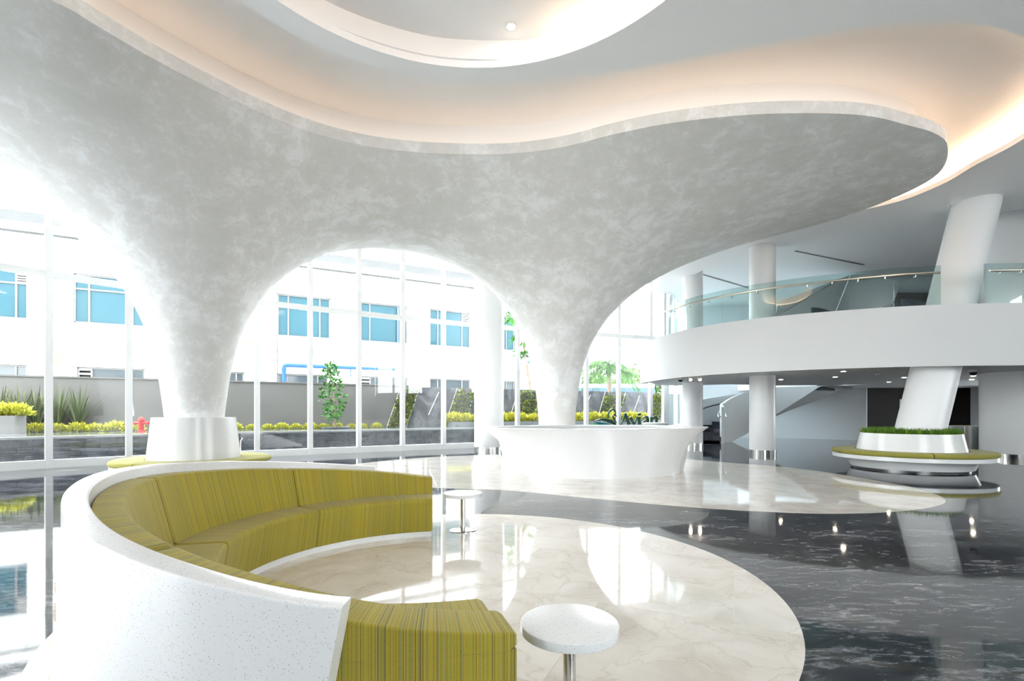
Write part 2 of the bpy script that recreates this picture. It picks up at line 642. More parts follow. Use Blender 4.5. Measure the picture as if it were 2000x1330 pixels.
def catmull(P, n=12, closed=True):
    P = [np.array(p, float) for p in P]
    M = len(P)
    out = []
    if not closed:
        P = [2 * P[0] - P[1]] + P + [2 * P[-1] - P[-2]]
        idx = range(1, M)
    else:
        idx = range(M)
    for i in idx:
        if closed:
            p0, p1, p2, p3 = P[i - 1], P[i], P[(i + 1) % M], P[(i + 2) % M]
        else:
            p0, p1, p2, p3 = P[i - 1], P[i], P[i + 1], P[i + 2]
        t1 = np.linalg.norm(p1 - p0) ** .5
        t2 = t1 + np.linalg.norm(p2 - p1) ** .5
        t3 = t2 + np.linalg.norm(p3 - p2) ** .5
        for k in range(n):
            t = t1 + (t2 - t1) * k / n
            A1 = (t1 - t) / t1 * p0 + t / t1 * p1
            A2 = (t2 - t) / (t2 - t1) * p1 + (t - t1) / (t2 - t1) * p2
            A3 = (t3 - t) / (t3 - t2) * p2 + (t - t2) / (t3 - t2) * p3
            B1 = (t2 - t) / t2 * A1 + t / t2 * A2
            B2 = (t3 - t) / (t3 - t1) * A2 + (t - t1) / (t3 - t1) * A3
            out.append((t2 - t) / (t2 - t1) * B1 + (t - t1) / (t2 - t1) * B2)
    if not closed:
        out.append(P[-2])
    return np.array(out)


def resample(P, n, closed=True):
    Q = np.vstack([P, P[:1]]) if closed else np.asarray(P)
    s = np.r_[0, np.cumsum(np.linalg.norm(np.diff(Q, axis=0), axis=1))]
    t = np.linspace(0, s[-1], n, endpoint=not closed)
    return np.stack([np.interp(t, s, Q[:, k]) for k in range(Q.shape[1])], 1)


def offset(P, d, closed=True):
    P = np.asarray(P)
    if closed:
        T = np.roll(P, -1, 0) - np.roll(P, 1, 0)
    else:
        T = np.gradient(P, axis=0)
    T /= np.linalg.norm(T, axis=1)[:, None]
    return P + np.c_[T[:, 1], -T[:, 0]] * d     # to the right of travel: outward for a counter-clockwise ring


def inpoly(P, x, y):
    ins = np.zeros(np.shape(x), bool)
    j = len(P) - 1
    for i in range(len(P)):
        c = ((P[i, 1] > y) != (P[j, 1] > y))
        with np.errstate(divide='ignore', invalid='ignore'):
            xi = (P[j, 0] - P[i, 0]) * (y - P[i, 1]) / (P[j, 1] - P[i, 1]) + P[i, 0]
        ins ^= c & (x < xi)
        j = i
    return ins


def fill_loops(loops, z0, z1):
    """slab with holes: first loop outer, the rest holes; walls on every loop"""
    bm = bmesh.new()
    for z in (z0, z1):
        edges = []
        for L in loops:
            vv = [bm.verts.new((p[0], p[1], z)) for p in L]
            edges += [bm.edges.new((vv[i], vv[(i + 1) % len(vv)])) for i in range(len(vv))]
        bmesh.ops.triangle_fill(bm, use_beauty=True, use_dissolve=False, edges=edges, normal=(0, 0, 1))
    for L in loops:
        a = [bm.verts.new((p[0], p[1], z0)) for p in L]
        b = [bm.verts.new((p[0], p[1], z1)) for p in L]
        n = len(L)
        for i in range(n):
            bm.faces.new((a[i], a[(i + 1) % n], b[(i + 1) % n], b[i]))
    bmesh.ops.remove_doubles(bm, verts=bm.verts, dist=1e-4)
    bmesh.ops.recalc_face_normals(bm, faces=bm.faces)
    me = bpy.data.meshes.new('slab')
    bm.to_mesh(me)
    bm.free()
    return me


def ribbon(P, z0, z1, t, closed=False):
    """vertical wall of thickness t that follows the plan curve P"""
    P = np.asarray(P, float)
    Q = offset(P, -t, closed)
    n = len(P)
    z0 = np.broadcast_to(z0, (n,))
    z1 = np.broadcast_to(z1, (n,))
    m = MB()
    V = [(*P[i], z0[i]) for i in range(n)] + [(*P[i], z1[i]) for i in range(n)] + [(*Q[i], z1[i]) for i in range(n)] + [(*Q[i], z0[i]) for i in range(n)]
    fs = []
    for i in range(n if closed else n - 1):
        j = (i + 1) % n
        for k in range(4):
            l = (k + 1) % 4
            fs.append((k * n + i, k * n + j, l * n + j, l * n + i))
    if not closed:
        fs += [(0, n, 2 * n, 3 * n), (n - 1, 4 * n - 1, 3 * n - 1, 2 * n - 1)]
    return m.add(V, fs)


def clip_cell(poly, cell):
    """subject polygon clipped by a convex counter-clockwise cell"""
    out = [tuple(p) for p in poly]
    for i in range(len(cell)):
        a, b = cell[i], cell[(i + 1) % len(cell)]
        inp, out = out, []
        if not inp:
            return []

        def side(p):
            return (b[0] - a[0]) * (p[1] - a[1]) - (b[1] - a[1]) * (p[0] - a[0])
        for k in range(len(inp)):
            p, q = inp[k - 1], inp[k]
            sp, sq = side(p), side(q)
            if (sp >= 0) != (sq >= 0):
                t = sp / (sp - sq)
                out.append((p[0] + (q[0] - p[0]) * t, p[1] + (q[1] - p[1]) * t))
            if sq >= 0:
                out.append(q)
    return out


# ---------------------------------------------------------------- key plan curves
ZC = 7.3                                   # main ceiling
ZBC = ZC + 0.45                            # ceiling over the balcony
FAC = [(-12.2, 13.08), (-11.03, 14.3), (-9.75, 15.4), (-8.39, 16.35), (-7.03, 17.3), (-5.61, 18.2), (-4.21, 19.1), (-2.75, 19.95),
       (-1.27, 20.75), (0.24, 21.5), (1.81, 22.2), (3.42, 22.9), (5.04, 23.5), (6.74, 24.2)]
FAC_END = (7.5, 24.5)
FAC_LEFT = [(-16.3, -6.0), (-16.3, -4.2), (-16.3, -2.5), (-16.3, -0.8), (-16.3, 0.9), (-16.25, 2.6), (-16.1, 4.3), (-15.8, 6.0), (-15.3, 7.65), (-14.65, 9.2),
            (-13.95, 10.65), (-13.1, 12.0)]
FACADE = FAC_LEFT + FAC + [FAC_END]
RET = [(7.5, 24.5), (8.9, 27.0), (10.3, 29.5)]
BACK = [(10.3, 29.5), (13.0, 29.3), (15.3, 28.7), (17.2, 27.6), (18.6, 26.0)]
XR, YB = 24.0, -6.0

# canopy outline, counter-clockwise seen from above: front edge left to right, then the back
ZB, ZT, ZTR = 6.97, 7.2, 1.3
front_px = [(100, 0), (200, 57), (300, 115), (400, 167), (500, 215), (600, 255), (700, 282), (800, 296), (900, 301), (1000, 300), (1100, 287), (1200, 262),
            (1300, 242), (1450, 225), (1600, 221), (1700, 227), (1775, 245), (1825, 260), (1850, 282)]
CAN_BACK = [(9.88, 11.65), (9.43, 13.79), (7.54, 16.31), (5.57, 19.2), (2.08, 19.88), (-1.61, 17.34), (-6.18, 15.78), (-10.26, 13.82), (-12.54, 10.85),
            (-12.58, 7.84), (-10.81, 5.93), (-8.22, 5.71)]
CAN = resample(catmull([gp(x, y, ZB) for x, y in front_px] + CAN_BACK), 260)
TR1, TR2, RT1, RT2, KNEE = np.array([-7.399, 11.596]), np.array([1.482, 16.442]), 0.5905, 0.6043, 0.2054

hole_px = [(465, 0), (550, 55), (650, 102), (750, 135), (850, 156), (950, 162), (1000, 161), (1150, 149), (1300, 125), (1450, 97), (1600, 70), (1700, 54), (1800, 46),
           (1870, 45), (1940, 53), (2000, 72)]
HOLE = [(-13.75, 11.3), (-13.45, 9.4), (-13.0, 7.4), (-11.2, 5.0), (-8.4, 4.6), (-5.6, 5.3)] + [gp(x, y, ZC) for x, y in hole_px] + [(9.55, 8.35), (10.55, 9.5)] + \
       [gp(x, y, ZC) for x, y in ((1985, 280), (1900, 325), (1850, 355), (1760, 392))] + [(9.95, 14.45), (8.75, 15.9), (7.6, 17.3), (6.7, 18.9), (6.35, 20.8), (6.9, 23.9)]
HOLE = resample(catmull(HOLE, 12, False), 220, False)      # runs from the window wall round the front and back to the window wall
RCV, RCR = (-0.58, 4.97), 3.44              # round cove
th = np.linspace(0, 2 * PI, 96, endpoint=False)


def ring(c, r, n=96):
    t = np.linspace(0, 2 * PI, n, endpoint=False)
    return np.c_[c[0] + r * np.cos(t), c[1] + r * np.sin(t)]


# upper balcony
FASC = [(5.05, 19.6), (5.34, 17.1), (5.91, 15.5), (6.86, 14.3), (7.9, 13.5), (8.94, 12.95), (10.1, 12.5), (12.5, 12.15), (16.0, 12.3), (20.0, 13.2), (24.0, 14.6)]
FASC = catmull(FASC, 8, False)
ZF0, ZF1, ZSOF, ZUP = 2.62, 4.15, 2.75, 4.0
CEDGE = catmull([(7.6, 24.4), (7.74, 20.3), (8.5, 18.2), (9.3, 17.5), (11.0, 16.1), (13.0, 14.9), (14.6, 14.2), (18.0, 13.4), (24.0, 13.4)], 8, False)

# ---------------------------------------------------------------- floor
floor = struct('floor', 'polished dark grey marble floor with pale veins', cat='floor')
fl_outer = FACADE + [(9.2, 27.0), (10.3, 29.6), (24.2, 29.6), (24.2, YB), (-16.3, YB)]
link_mesh('dark_marble', fill_loops([fl_outer[:-1]], -0.12, 0.0), 'dark_marble', floor)


def slabs(poly, cell, ang, org, gap=0.0025):
    MB().prism([tuple(p) for p in poly], -0.02, 0.0008, bottom=False).build('grout_bed', 'grout', floor)
    ca, sa = math.cos(ang), math.sin(ang)
    P = np.asarray(poly)
    loc = (P - org) @ np.array([[ca, -sa], [sa, ca]])
    i0, i1 = math.floor(loc[:, 0].min() / cell[0]), math.ceil(loc[:, 0].max() / cell[0])
    j0, j1 = math.floor(loc[:, 1].min() / cell[1]), math.ceil(loc[:, 1].max() / cell[1])
    for j in range(j0, j1):
        sh = 0.5 * cell[0] if j % 2 else 0
        for i in range(i0 - 1, i1 + 1):
            x0, x1 = i * cell[0] + sh + gap / 2, (i + 1) * cell[0] + sh - gap / 2
            y0, y1 = j * cell[1] + gap / 2, (j + 1) * cell[1] - gap / 2
            c = clip_cell([tuple(p) for p in loc], [(x0, y0), (x1, y0), (x1, y1), (x0, y1)])
            if len(c) < 3:
                continue
            q = [(org[0] + x * ca - y * sa, org[1] + x * sa + y * ca) for x, y in c]
            ar = 0.5 * abs(sum(q[k - 1][0] * q[k][1] - q[k][0] * q[k - 1][1] for k in range(len(q))))
            if ar < 0.01:
                continue
            o = MB().prism(q, -0.01, 0.0025, bottom=False).build('marble_slab', 'cream_marble', floor)


CREAM = (-0.56, 4.42)
slabs(ring(CREAM, 2.73, 120), (1.9, 1.25), math.radians(-24), (-0.2, 4.2))
blob_px = [(860, 953), (995, 958), (1130, 971), (1340, 990), (1505, 1000), (1640, 1003), (1775, 997), (1847, 980), (1802, 957), (1685, 934), (1550, 914), (1415, 903), (1334, 896)]
BLOB = catmull([gp(x, y) for x, y in blob_px] + [(3.0, 17.2), (0, 17.4), (-3.0, 16.0), (-4.6, 13.6), (-4.4, 11.4), (-3.0, 10.2)], 8)
slabs(BLOB, (2.6, 1.7), math.radians(-24), (2.0, 11.0))

# ---------------------------------------------------------------- ceiling, coves, roof
ceil = struct('ceiling', 'smooth white ceiling with curved lit recesses', cat='ceiling')
c_outer = [(-16.8, YB - 0.3)] + [(x - 0.45, y + 0.3) for x, y in FAC_LEFT[1:11]] + [tuple(p) for p in HOLE] + [tuple(p) for p in CEDGE] + [(24.2, YB - 0.3)]
ZL = ZC + 0.12
link_mesh('main_ceiling', fill_loops([c_outer, ring(RCV, RCR)], ZC, ZL), 'ceiling_paint', ceil)
# balcony ceiling, a little higher behind the curved edge
bc = [tuple(p) for p in CEDGE] + [(24.3, 13.4), (24.3, 30), (10.2, 30), (7.4, 24.6)]
link_mesh('balcony_ceiling', fill_loops([bc], ZBC, ZBC + 0.15), 'ceiling_paint', ceil)
ribbon(CEDGE, ZC, ZBC, 0.1).build('ceiling_step', 'ceiling_paint', ceil, 60)
# canopy recess
ZR = 7.86
WALLR = offset(HOLE, 0.32, False)
ribbon(WALLR, ZL, ZR, -0.1).build('recess_wall', 'ceiling_paint', ceil, 60)
link_mesh('recess_ceiling', fill_loops([[tuple(p) for p in offset(HOLE, 0.5, False)] + [(x - 0.4, y + 0.5) for x, y in reversed(FAC)]], ZR, ZR + 0.1), 'ceiling_paint', ceil)
# round cove
ribbon(ring(RCV, RCR + 0.3), ZL, 7.74, -0.1, True).build('cove_wall', 'ceiling_paint', ceil, 60)
link_mesh('cove_ceiling', fill_loops([ring(RCV, RCR + 0.5)], 7.74, 7.82), 'ceiling_paint', ceil)
# light strips laid on the hidden ledges
MB().tube([(x, y, ZL + 0.035) for x, y in offset(HOLE, 0.14, False)[::2] if x > 9.6 and (y > 9.3 or x > 10.3)], 0.022, 6).build('light_strip', 'led_cove', ceil)
MB().tube([(x, y, ZL + 0.035) for x, y in ring(RCV, RCR + 0.14, 72)], 0.022, 6, True).build('light_strip', 'led_cove', ceil)
MB().tube([(x, y, ZL + 0.035) for x, y in offset(HOLE, 0.14, False)[::2] if not (x > 6 and (y > 9.0 or x > 10.3))], 0.02, 6).build('light_strip', 'led_soft', ceil)
# closing roof; unseen eave added to cut window light, deeper along the left side
FA_ = np.array(FACADE)
SHADE_EAVE = FA_ + (offset(FA_, -1.0, False) - FA_) * np.interp(FA_[:, 0], [-11, -8], [2.4, 1.3])[:, None]
link_mesh('roof_slab', fill_loops([[(-18.7, YB - 0.3)] + [tuple(p) for p in SHADE_EAVE[1:]] + [(9.0, 30.0), (24.4, 30.0), (24.4, YB - 0.3)]], 8.2, 8.4), 'ceiling_paint', ceil)


def downlight(px, py, z, r=0.07, label='', grp='downlights under the balcony'):
    d = (z - H) * F / (V0 - py)
    c = ((px - CX) * d / F, d, z)
    t = thing('downlight', label, 'light', c, grp)
    MB().lathe([(r, 0), (r * 1.35, -0.004), (r * 1.35, -0.012), (r * 0.95, -0.014), (r * 0.9, 0.0)], c, 24, closed_prof=True).build('trim_ring', 'frame_white', t, 40)
    MB().lathe([(0.0, -0.004), (r * 0.9, -0.004), (r * 0.9, 0.0), (0.0, 0.0)], c, 24).build('lens', 'lamp_lens', t)
    return t


downlight(998, 51, 7.74, 0.075, 'small round recessed downlight inside the big round ceiling cove', None)

# ---------------------------------------------------------------- sculpted plaster canopy on two trunks
canopy = struct('plaster_canopy', 'grey polished plaster canopy flowing down into two flared trunks', cat='canopy')


def harmonic(O):
    Q = resample(O, 80)
    ch = offset(Q, 1.0)
    ch = ch[~inpoly(O, ch[:, 0], ch[:, 1])]
    t = np.linspace(0, 2 * PI, 24, endpoint=False)
    C = np.c_[np.cos(t), np.sin(t)]
    B = np.vstack([O, TR1 + C * RT1, TR2 + C * RT2])
    rhs = np.r_[np.zeros(len(O)), np.ones(48)]

    def basis(X):
        cols = [np.ones(len(X))]
        for c, r in ((TR1, RT1), (TR2, RT2)):
            D = X - c
            q = (D ** 2).sum(1)
            cols += [.5 * np.log(q), r * D[:, 0] / q, r * D[:, 1] / q]
        for s in ch:
            cols.append(.5 * np.log(((X - s) ** 2).sum(1)))
        return np.stack(cols, 1)
    A = basis(B)
    reg = np.eye(A.shape[1]) * 1e-4
    reg[:7] *= 0.01
    sol = np.linalg.lstsq(np.vstack([A, reg]), np.r_[rhs, np.zeros(A.shape[1])], rcond=None)[0]
    return lambda X: basis(X) @ sol


def canopy_shell():
    U = harmonic(resample(CAN, 160))
    pts = [tuple(p) for p in CAN]
    nO = len(pts)
    cons = [(i, (i + 1) % nO) for i in range(nO)]
    kinds = [0] * nO
    for c, r0 in ((TR1, RT1), (TR2, RT2)):
        r = r0
        k = 0
        while r < 2.6:
            n = 56
            base = len(pts)
            for i in range(n):
                a = 2 * PI * (i + 0.5 * (k % 2)) / n
                p = (c[0] + r * math.cos(a), c[1] + r * math.sin(a))
                pts.append(p)
                kinds.append(1 if k == 0 else 2)
            if k == 0:
                cons += [(base + i, base + (i + 1) % n) for i in range(n)]
            r *= 1.075 if r < 1.2 else 1.1
            k += 1
    inner = offset(CAN, -0.16)
    s = 0.27
    for j in range(60):
        for i in range(100):
            x, y = -13.5 + (i + 0.5 * (j % 2)) * s, 5.0 + j * s * 0.88
            if math.dist((x, y), TR1) < 2.75 or math.dist((x, y), TR2) < 2.75:
                continue
            pts.append((x, y))
            kinds.append(3)
    P = np.array(pts)
    keep = inpoly(inner, P[:, 0], P[:, 1]) | (np.array(kinds) < 2)
    idx = np.cumsum(keep) - 1
    P = P[keep]
    K = np.array(kinds)[keep]
    cons = [(int(idx[a]), int(idx[b])) for a, b in cons]
    res = delaunay_2d_cdt([Vector(p) for p in P], cons, [], 0, 1e-5)
    V = np.array([tuple(v) for v in res[0]])
    orig = res[3]
    u = np.clip(U(V), 0, 1.0)
    z = ZB - (ZB - ZTR) * ((1 - KNEE) * u + KNEE * u ** 8)
    for i, og in enumerate(orig):
        kk = [K[o] for o in og if o < len(K)]
        if 0 in kk:
            z[i] = ZB
        elif 1 in kk:
            z[i] = ZTR
    m = MB()
    fs = []
    cents = np.array([V[list(f)].mean(0) for f in res[2]])
    inside = inpoly(CAN, cents[:, 0], cents[:, 1])
    for f, c, ok in zip(res[2], cents, inside):
        if np.linalg.norm(c - TR1) < RT1 * 0.99 or np.linalg.norm(c - TR2) < RT2 * 0.99:
            continue
        if not ok:
            continue
        fs.append(tuple(reversed(f)))
    m.add(np.c_[V, z], fs)
    for c, r, zb in ((TR1, RT1, 0.45), (TR2, RT2, 0.0)):
        m.lathe([(r * 0.985, zb), (r, ZTR)], (c[0], c[1], 0), 56)
    return m


canopy_shell().build('canopy_shell', 'plaster', canopy, 80)
me = bpy.data.meshes.new('rim')
ribbon(CAN, ZB, ZT, 0.1, True).build('rim_band', 'plaster', canopy, 40)
link_mesh('canopy_top', fill_loops([offset(CAN, -0.1)], ZT - 0.12, ZT - 0.09), 'ceiling_paint', canopy)
ribbon(offset(CAN, -0.5), ZT - 0.09, ZR, 0.08, True).build('upstand_wall', 'ceiling_paint', canopy, 60)
MB().tube([(x, y, ZT - 0.05) for x, y in offset(CAN, -0.2)[::2]], 0.02, 6, True).build('light_strip', 'led_canopy', canopy)

# ---------------------------------------------------------------- curtain wall
fw = struct('wall_glazed', 'tall curved curtain wall of clear glass with white mullions', cat='window')


def glazing(parent, pts, z0=0.0, z1=ZC, zt=5.1, lean=None, gm='clear_glass', w=0.15, dp=0.2, base=0.22, first=True, skip_last=False):
    n = len(pts)
    for i, p in enumerate(pts):
        if i == 0 and not first:
            continue
        a = pts[max(0, i - 1)]
        b = pts[min(n - 1, i + 1)]
        ang = math.atan2(b[1] - a[1], b[0] - a[0])
        MB().box((p[0], p[1], (z0 + z1) / 2), (w, dp, z1 - z0), ang).build('mullion', 'frame_white', parent)
    for i in range(n - 1):
        a, b = np.array(pts[i]), np.array(pts[i + 1])
        L = np.linalg.norm(b - a)
        if L < 0.3:
            continue
        t = (b - a) / L
        a2, b2 = a + t * w / 2, b - t * w / 2
        MB().bar((*a2, z0 + base / 2), (*b2, z0 + base / 2), 0.16, base).build('sill', 'frame_white', parent)
        lv = [z0 + base] + ([zt] if zt else []) + [z1]
        for k in range(len(lv) - 1):
            if k:
                MB().bar((*a2, lv[k]), (*b2, lv[k]), 0.15, 0.17).build('transom', 'frame_white', parent)
            lo = lv[k] + (0.085 if k else 0)
            hi = lv[k + 1] - (0.085 if k + 1 < len(lv) - 1 else 0)
            MB().bar((*a2, (lo + hi) / 2), (*b2, (lo + hi) / 2), 0.016, hi - lo).build('pane', gm, parent)


glazing(fw, FACADE, z1=ZR)
wr = struct('wall_return', 'tinted glass return wall behind the balcony end', cat='window')
glazing(wr, RET, z1=ZBC, zt=3.4, gm='tinted_glass', w=0.12, first=False)
MB().bar((7.62, 24.75, 0.0), (7.9, 24.75, ZC), 0.16, 0.25).build('corner_post', 'frame_white', wr)
wb = struct('wall_entrance', 'glazed entrance wall behind the viewer', cat='window')
glazing(wb, [(5.0 + 2.0 * i, YB) for i in range(3)], zt=3.2)  # panes added out of view to let more daylight in from behind

# ---------------------------------------------------------------- plain walls at the back and right
o = ribbon(catmull(BACK, 6, False), 0, ZBC + 0.1, -0.15).build('wall_back', 'wall_grey', None, 50)
tag(o, 'pale grey curved back wall behind the stair', 'wall', kind='structure')
o = ribbon(offset(catmull(BACK, 6, False), 0.02, False), 0.0, 0.12, 0.015).build('baseboard_back', 'chrome', None, 50)
tag(o, 'shiny steel skirting along the back wall', 'baseboard', kind='structure')
o = MB().box((21.3, 26.1, 3.9), (5.4, 0.2, 7.8)).build('wall_lobby', 'lobby_black', None)
tag(o, 'black panelled wall of the lift lobby', 'wall', kind='structure')
o = MB().add(*(lambda m: (m.v, m.f))(MB().box((XR + 0.1, 16.6, 5.3), (0.2, 25.8, 5.0)).box((XR + 0.1, 25.8, 1.4), (0.2, 7.2, 2.8)).box((XR + 0.1, 10.6, 1.4), (0.2, 13.8, 2.8)))).build('wall_right', 'wall_grey', None)
tag(o, 'grey side wall at the right end of the hall', 'wall', kind='structure')
o = MB().box((XR + 0.1, -1.2, 1.7), (0.2, 9.8, 3.4)).build('wall_right', 'wall_grey', None)
tag(o, 'grey side wall right of the viewer', 'wall', kind='structure')
o = MB().box((16.6, YB, 3.7), (15.0, 0.2, 7.4)).build('wall_front', 'white_paint', None)
tag(o, 'solid wall beside the glazed entrance', 'wall', kind='structure')
o = MB().box((-5.7, YB, 3.7), (21.2, 0.2, 7.4)).build('wall_front', 'white_paint', None)
tag(o, 'short solid wall at the left of the glazed entrance', 'wall', kind='structure')

wg = struct('wall_side_glazing', 'glazed side wall of the hall, right of the viewer', cat='window')
glazing(wg, [(XR, -5.6 + 2.3 * i) for i in range(5)], z0=3.4, zt=None)  # high and low side panes added out of view to brighten the hall
glazing(wg, [(XR, 17.5 + 2.35 * i) for i in range(3)], z1=2.75, zt=None)

# ---------------------------------------------------------------- balcony
balc = struct('balcony', 'white curved upper balcony with a deep smooth fascia', cat='balcony')
ribbon(FASC, ZF0, ZF1, 0.16).build('fascia', 'white_paint', balc, 50)
sl = [tuple(p) for p in offset(FASC, -0.1, False)] + [(24.0, 25.9), (18.6, 25.9), (17.2, 27.5), (15.3, 28.6), (13.2, 29.2), (16.2, 22.6), (15.0, 23.2), (12.6, 23.6), (10.0, 22.6), (7.8, 23.6), (6.9, 23.4)]
sl_ok = [(x, y) for x, y in sl]
link_mesh('slab', fill_loops([sl_ok], ZSOF, ZUP), 'ceiling_paint', balc)
link_mesh('floor_finish', fill_loops([[tuple(p) for p in offset(FASC, -0.2, False)] + sl_ok[len(FASC):]], ZUP, ZUP + 0.02), 'neutral_floor', balc)
# glass balustrade
bal = thing('glass_balustrade', 'frameless glass balustrade with steel handrail along the balcony edge', 'balustrade', (7.9, 13.5, ZF1))
GL = offset(FASC, -0.08, False)


def along(curve, px):
    q = curve[:, 0] / curve[:, 1]
    t = (px - CX) / F
    k = np.argmax(q > t) if (q > t).any() else len(q) - 1
    k = max(1, k)
    w = (t - q[k - 1]) / (q[k] - q[k - 1])
    return k - 1 + w


def seg(curve, a, b, n=10):
    i = np.linspace(a, b, n)
    k = np.arange(len(curve))
    return np.c_[np.interp(i, k, curve[:, 0]), np.interp(i, k, curve[:, 1])]


def lerp_rail(px0, px1, nb):
    a, b = along(GL, px0), along(GL, px1)
    P = seg(offset(GL, 0.09, False), a, b, 40)
    MB().tube([(x, y, 4.95) for x, y in P], 0.028, 10).build('handrail', 'brushed_brass', bal, 40)
    for k in range(nb):
        q = seg(GL, a + (b - a) * (k + 0.5) / nb, a + (b - a) * (k + 0.5) / nb, 1)[0]
        r = seg(offset(GL, 0.09, False), a + (b - a) * (k + 0.5) / nb, a + (b - a) * (k + 0.5) / nb, 1)[0]
        MB().tube([(*q, 4.88), (*r, 4.88), (*r, 4.93)], 0.012, 6).build('rail_bracket', 'steel', bal)


cuts = [1303, 1342, 1410, 1515, 1658, 1746, 1838]
for a, b in list(zip(cuts[:-1], cuts[1:])) + [(1922, 2010), (2010, 2110)]:
    ia, ib = along(GL, a), along(GL, b)
    P = seg(GL, ia + 0.015, ib - 0.015, 8)
    ribbon(P, ZF1 - 0.02, 5.15, 0.018).build('glass_panel', 'rail_glass', bal, 40)
lerp_rail(1304, 1831, 11)
lerp_rail(1927, 2110, 4)

# soffit fittings
for px, py, where in ((1525, 741, 'right of the tall slim pillar'), (1631, 736, 'above the stair underside'), (1647, 725, 'near the balcony edge'), (1766, 737, 'left of the slanted column'),
                      (1736, 746, 'in front of the black lobby'), (1901, 734, 'right of the slanted column'), (1898, 741, 'farther in, right of the slanted column')):
    downlight(px, py, ZSOF - 0.001, 0.075, 'small warm downlight in the balcony soffit ' + where)


def soffit_thing(name, px, py, label, cat, prof, mat):
    d = (ZSOF - H) * F / (V0 - py)
    c = ((px - CX) * d / F, d, ZSOF)
    t = thing(name, label, cat, c)
    return t, c


t, c = soffit_thing('dome_camera', 1901, 722, 'dark dome camera on the balcony soffit right of the slanted column', 'camera', None, None)
MB().lathe([(0.0, 0), (0.13, 0), (0.13, -0.06), (0.1, -0.08), (0.0, -0.08)], c, 24).build('housing', 'frame_white', t, 40)
MB().lathe([(0.095, -0.08)] + [(0.095 * math.cos(a), -0.08 - 0.095 * math.sin(a)) for a in np.linspace(0.2, PI / 2, 6)], c, 24).build('dome', 'black', t, 60)
t, c = soffit_thing('smoke_detector', 1714, 730, 'small white smoke detector on the balcony soffit', 'detector', None, None)
MB().lathe([(0.0, 0), (0.075, 0), (0.075, -0.03), (0.05, -0.04), (0.05, -0.06), (0.0, -0.065)], c, 20).build('body', 'frame_white', t, 40)
MB().lathe([(0.052, -0.042), (0.056, -0.05), (0.052, -0.058)], c, 20).build('vent_ring', 'louvre', t)

t, c = soffit_thing('dome_camera', 1329, 738, 'dark dome camera under the left end of the balcony', 'camera', None, None)
MB().lathe([(0.0, 0), (0.12, 0), (0.12, -0.05), (0.09, -0.07), (0.0, -0.07)], c, 24).build('housing', 'frame_white', t, 40)
MB().lathe([(0.085, -0.07)] + [(0.085 * math.cos(a), -0.07 - 0.085 * math.sin(a)) for a in np.linspace(0.2, PI / 2, 6)], c, 24).build('dome', 'black', t, 60)
t, c = soffit_thing('spotlight', 1356, 733, 'pair of small white spotlights under the balcony by the stair pillar', 'light', None, None)
MB().box((c[0], c[1], c[2] - 0.015), (0.5, 0.05, 0.03)).build('track', 'frame_white', t)
for s_ in (-0.16, 0.16):
    MB().tube([(c[0] + s_, c[1], c[2] - 0.03), (c[0] + s_, c[1], c[2] - 0.08), (c[0] + s_, c[1] - 0.1, c[2] - 0.16)], [0.012, 0.05, 0.055], 14).build('lamp_head', 'frame_white', t, 50)
    MB().tube([(c[0] + s_, c[1] - 0.1, c[2] - 0.16), (c[0] + s_, c[1] - 0.104, c[2] - 0.163)], 0.045, 14).build('lens', 'lamp_lens', t)

# ---------------------------------------------------------------- round columns
def column(name, label, c, r, z1, group=None, band=True):
    t = thing(name, label, 'column', (c[0], c[1], 0), group)
    MB().lathe([(r, 0.0), (r, z1)], (c[0], c[1], 0), 56).build('shaft', 'white_column', t, 60)
    if band:
        MB().lathe([(r + 0.012, 0.0), (r + 0.012, 0.16), (r, 0.162)], (c[0], c[1], 0), 56).build('base_band', 'chrome', t, 40)
    for z in (1.6, 4.0):
        MB().lathe([(r + 0.0015, z - 0.004), (r + 0.0015, z + 0.004)], (c[0], c[1], 0), 56).build('joint', 'wall_grey', t)
    return t


column('round_column', 'thick white round column beside the window wall left of the desk', (-0.89, 19.2), 0.57, ZC)
column('round_column', 'slim white round pillar nearest the curved stair', (7.78, 21.4), 0.42, ZBC)
column('round_column', 'slim white round pillar in the middle of the balcony front', (8.82, 17.5), 0.42, ZBC)
column('round_column', 'massive white round column at the right edge under the balcony', (16.4, 16.0), 1.0, ZBC)

# slanted column: base at z 0, leaning to the right
SL0, SLT = np.array([10.33, 12.88]), np.array([12.9, 13.8])
slx, sly = (SLT - SL0) / ZC
t = thing('slanted_column', 'thick white column leaning right out of the grassy planter bench', 'column', (SL0[0], SL0[1], 0))
MB().lathe([(0.54, 0.3), (0.54, ZC)], (SL0[0], SL0[1], 0), 56, shear=(slx, sly)).build('shaft', 'white_column', t, 60)
MB().lathe([(0.56, ZC - 0.02), (0.56, ZC)], (SL0[0], SL0[1], 0), 56, shear=(slx, sly)).build('top_joint', 'wall_grey', t, 60)


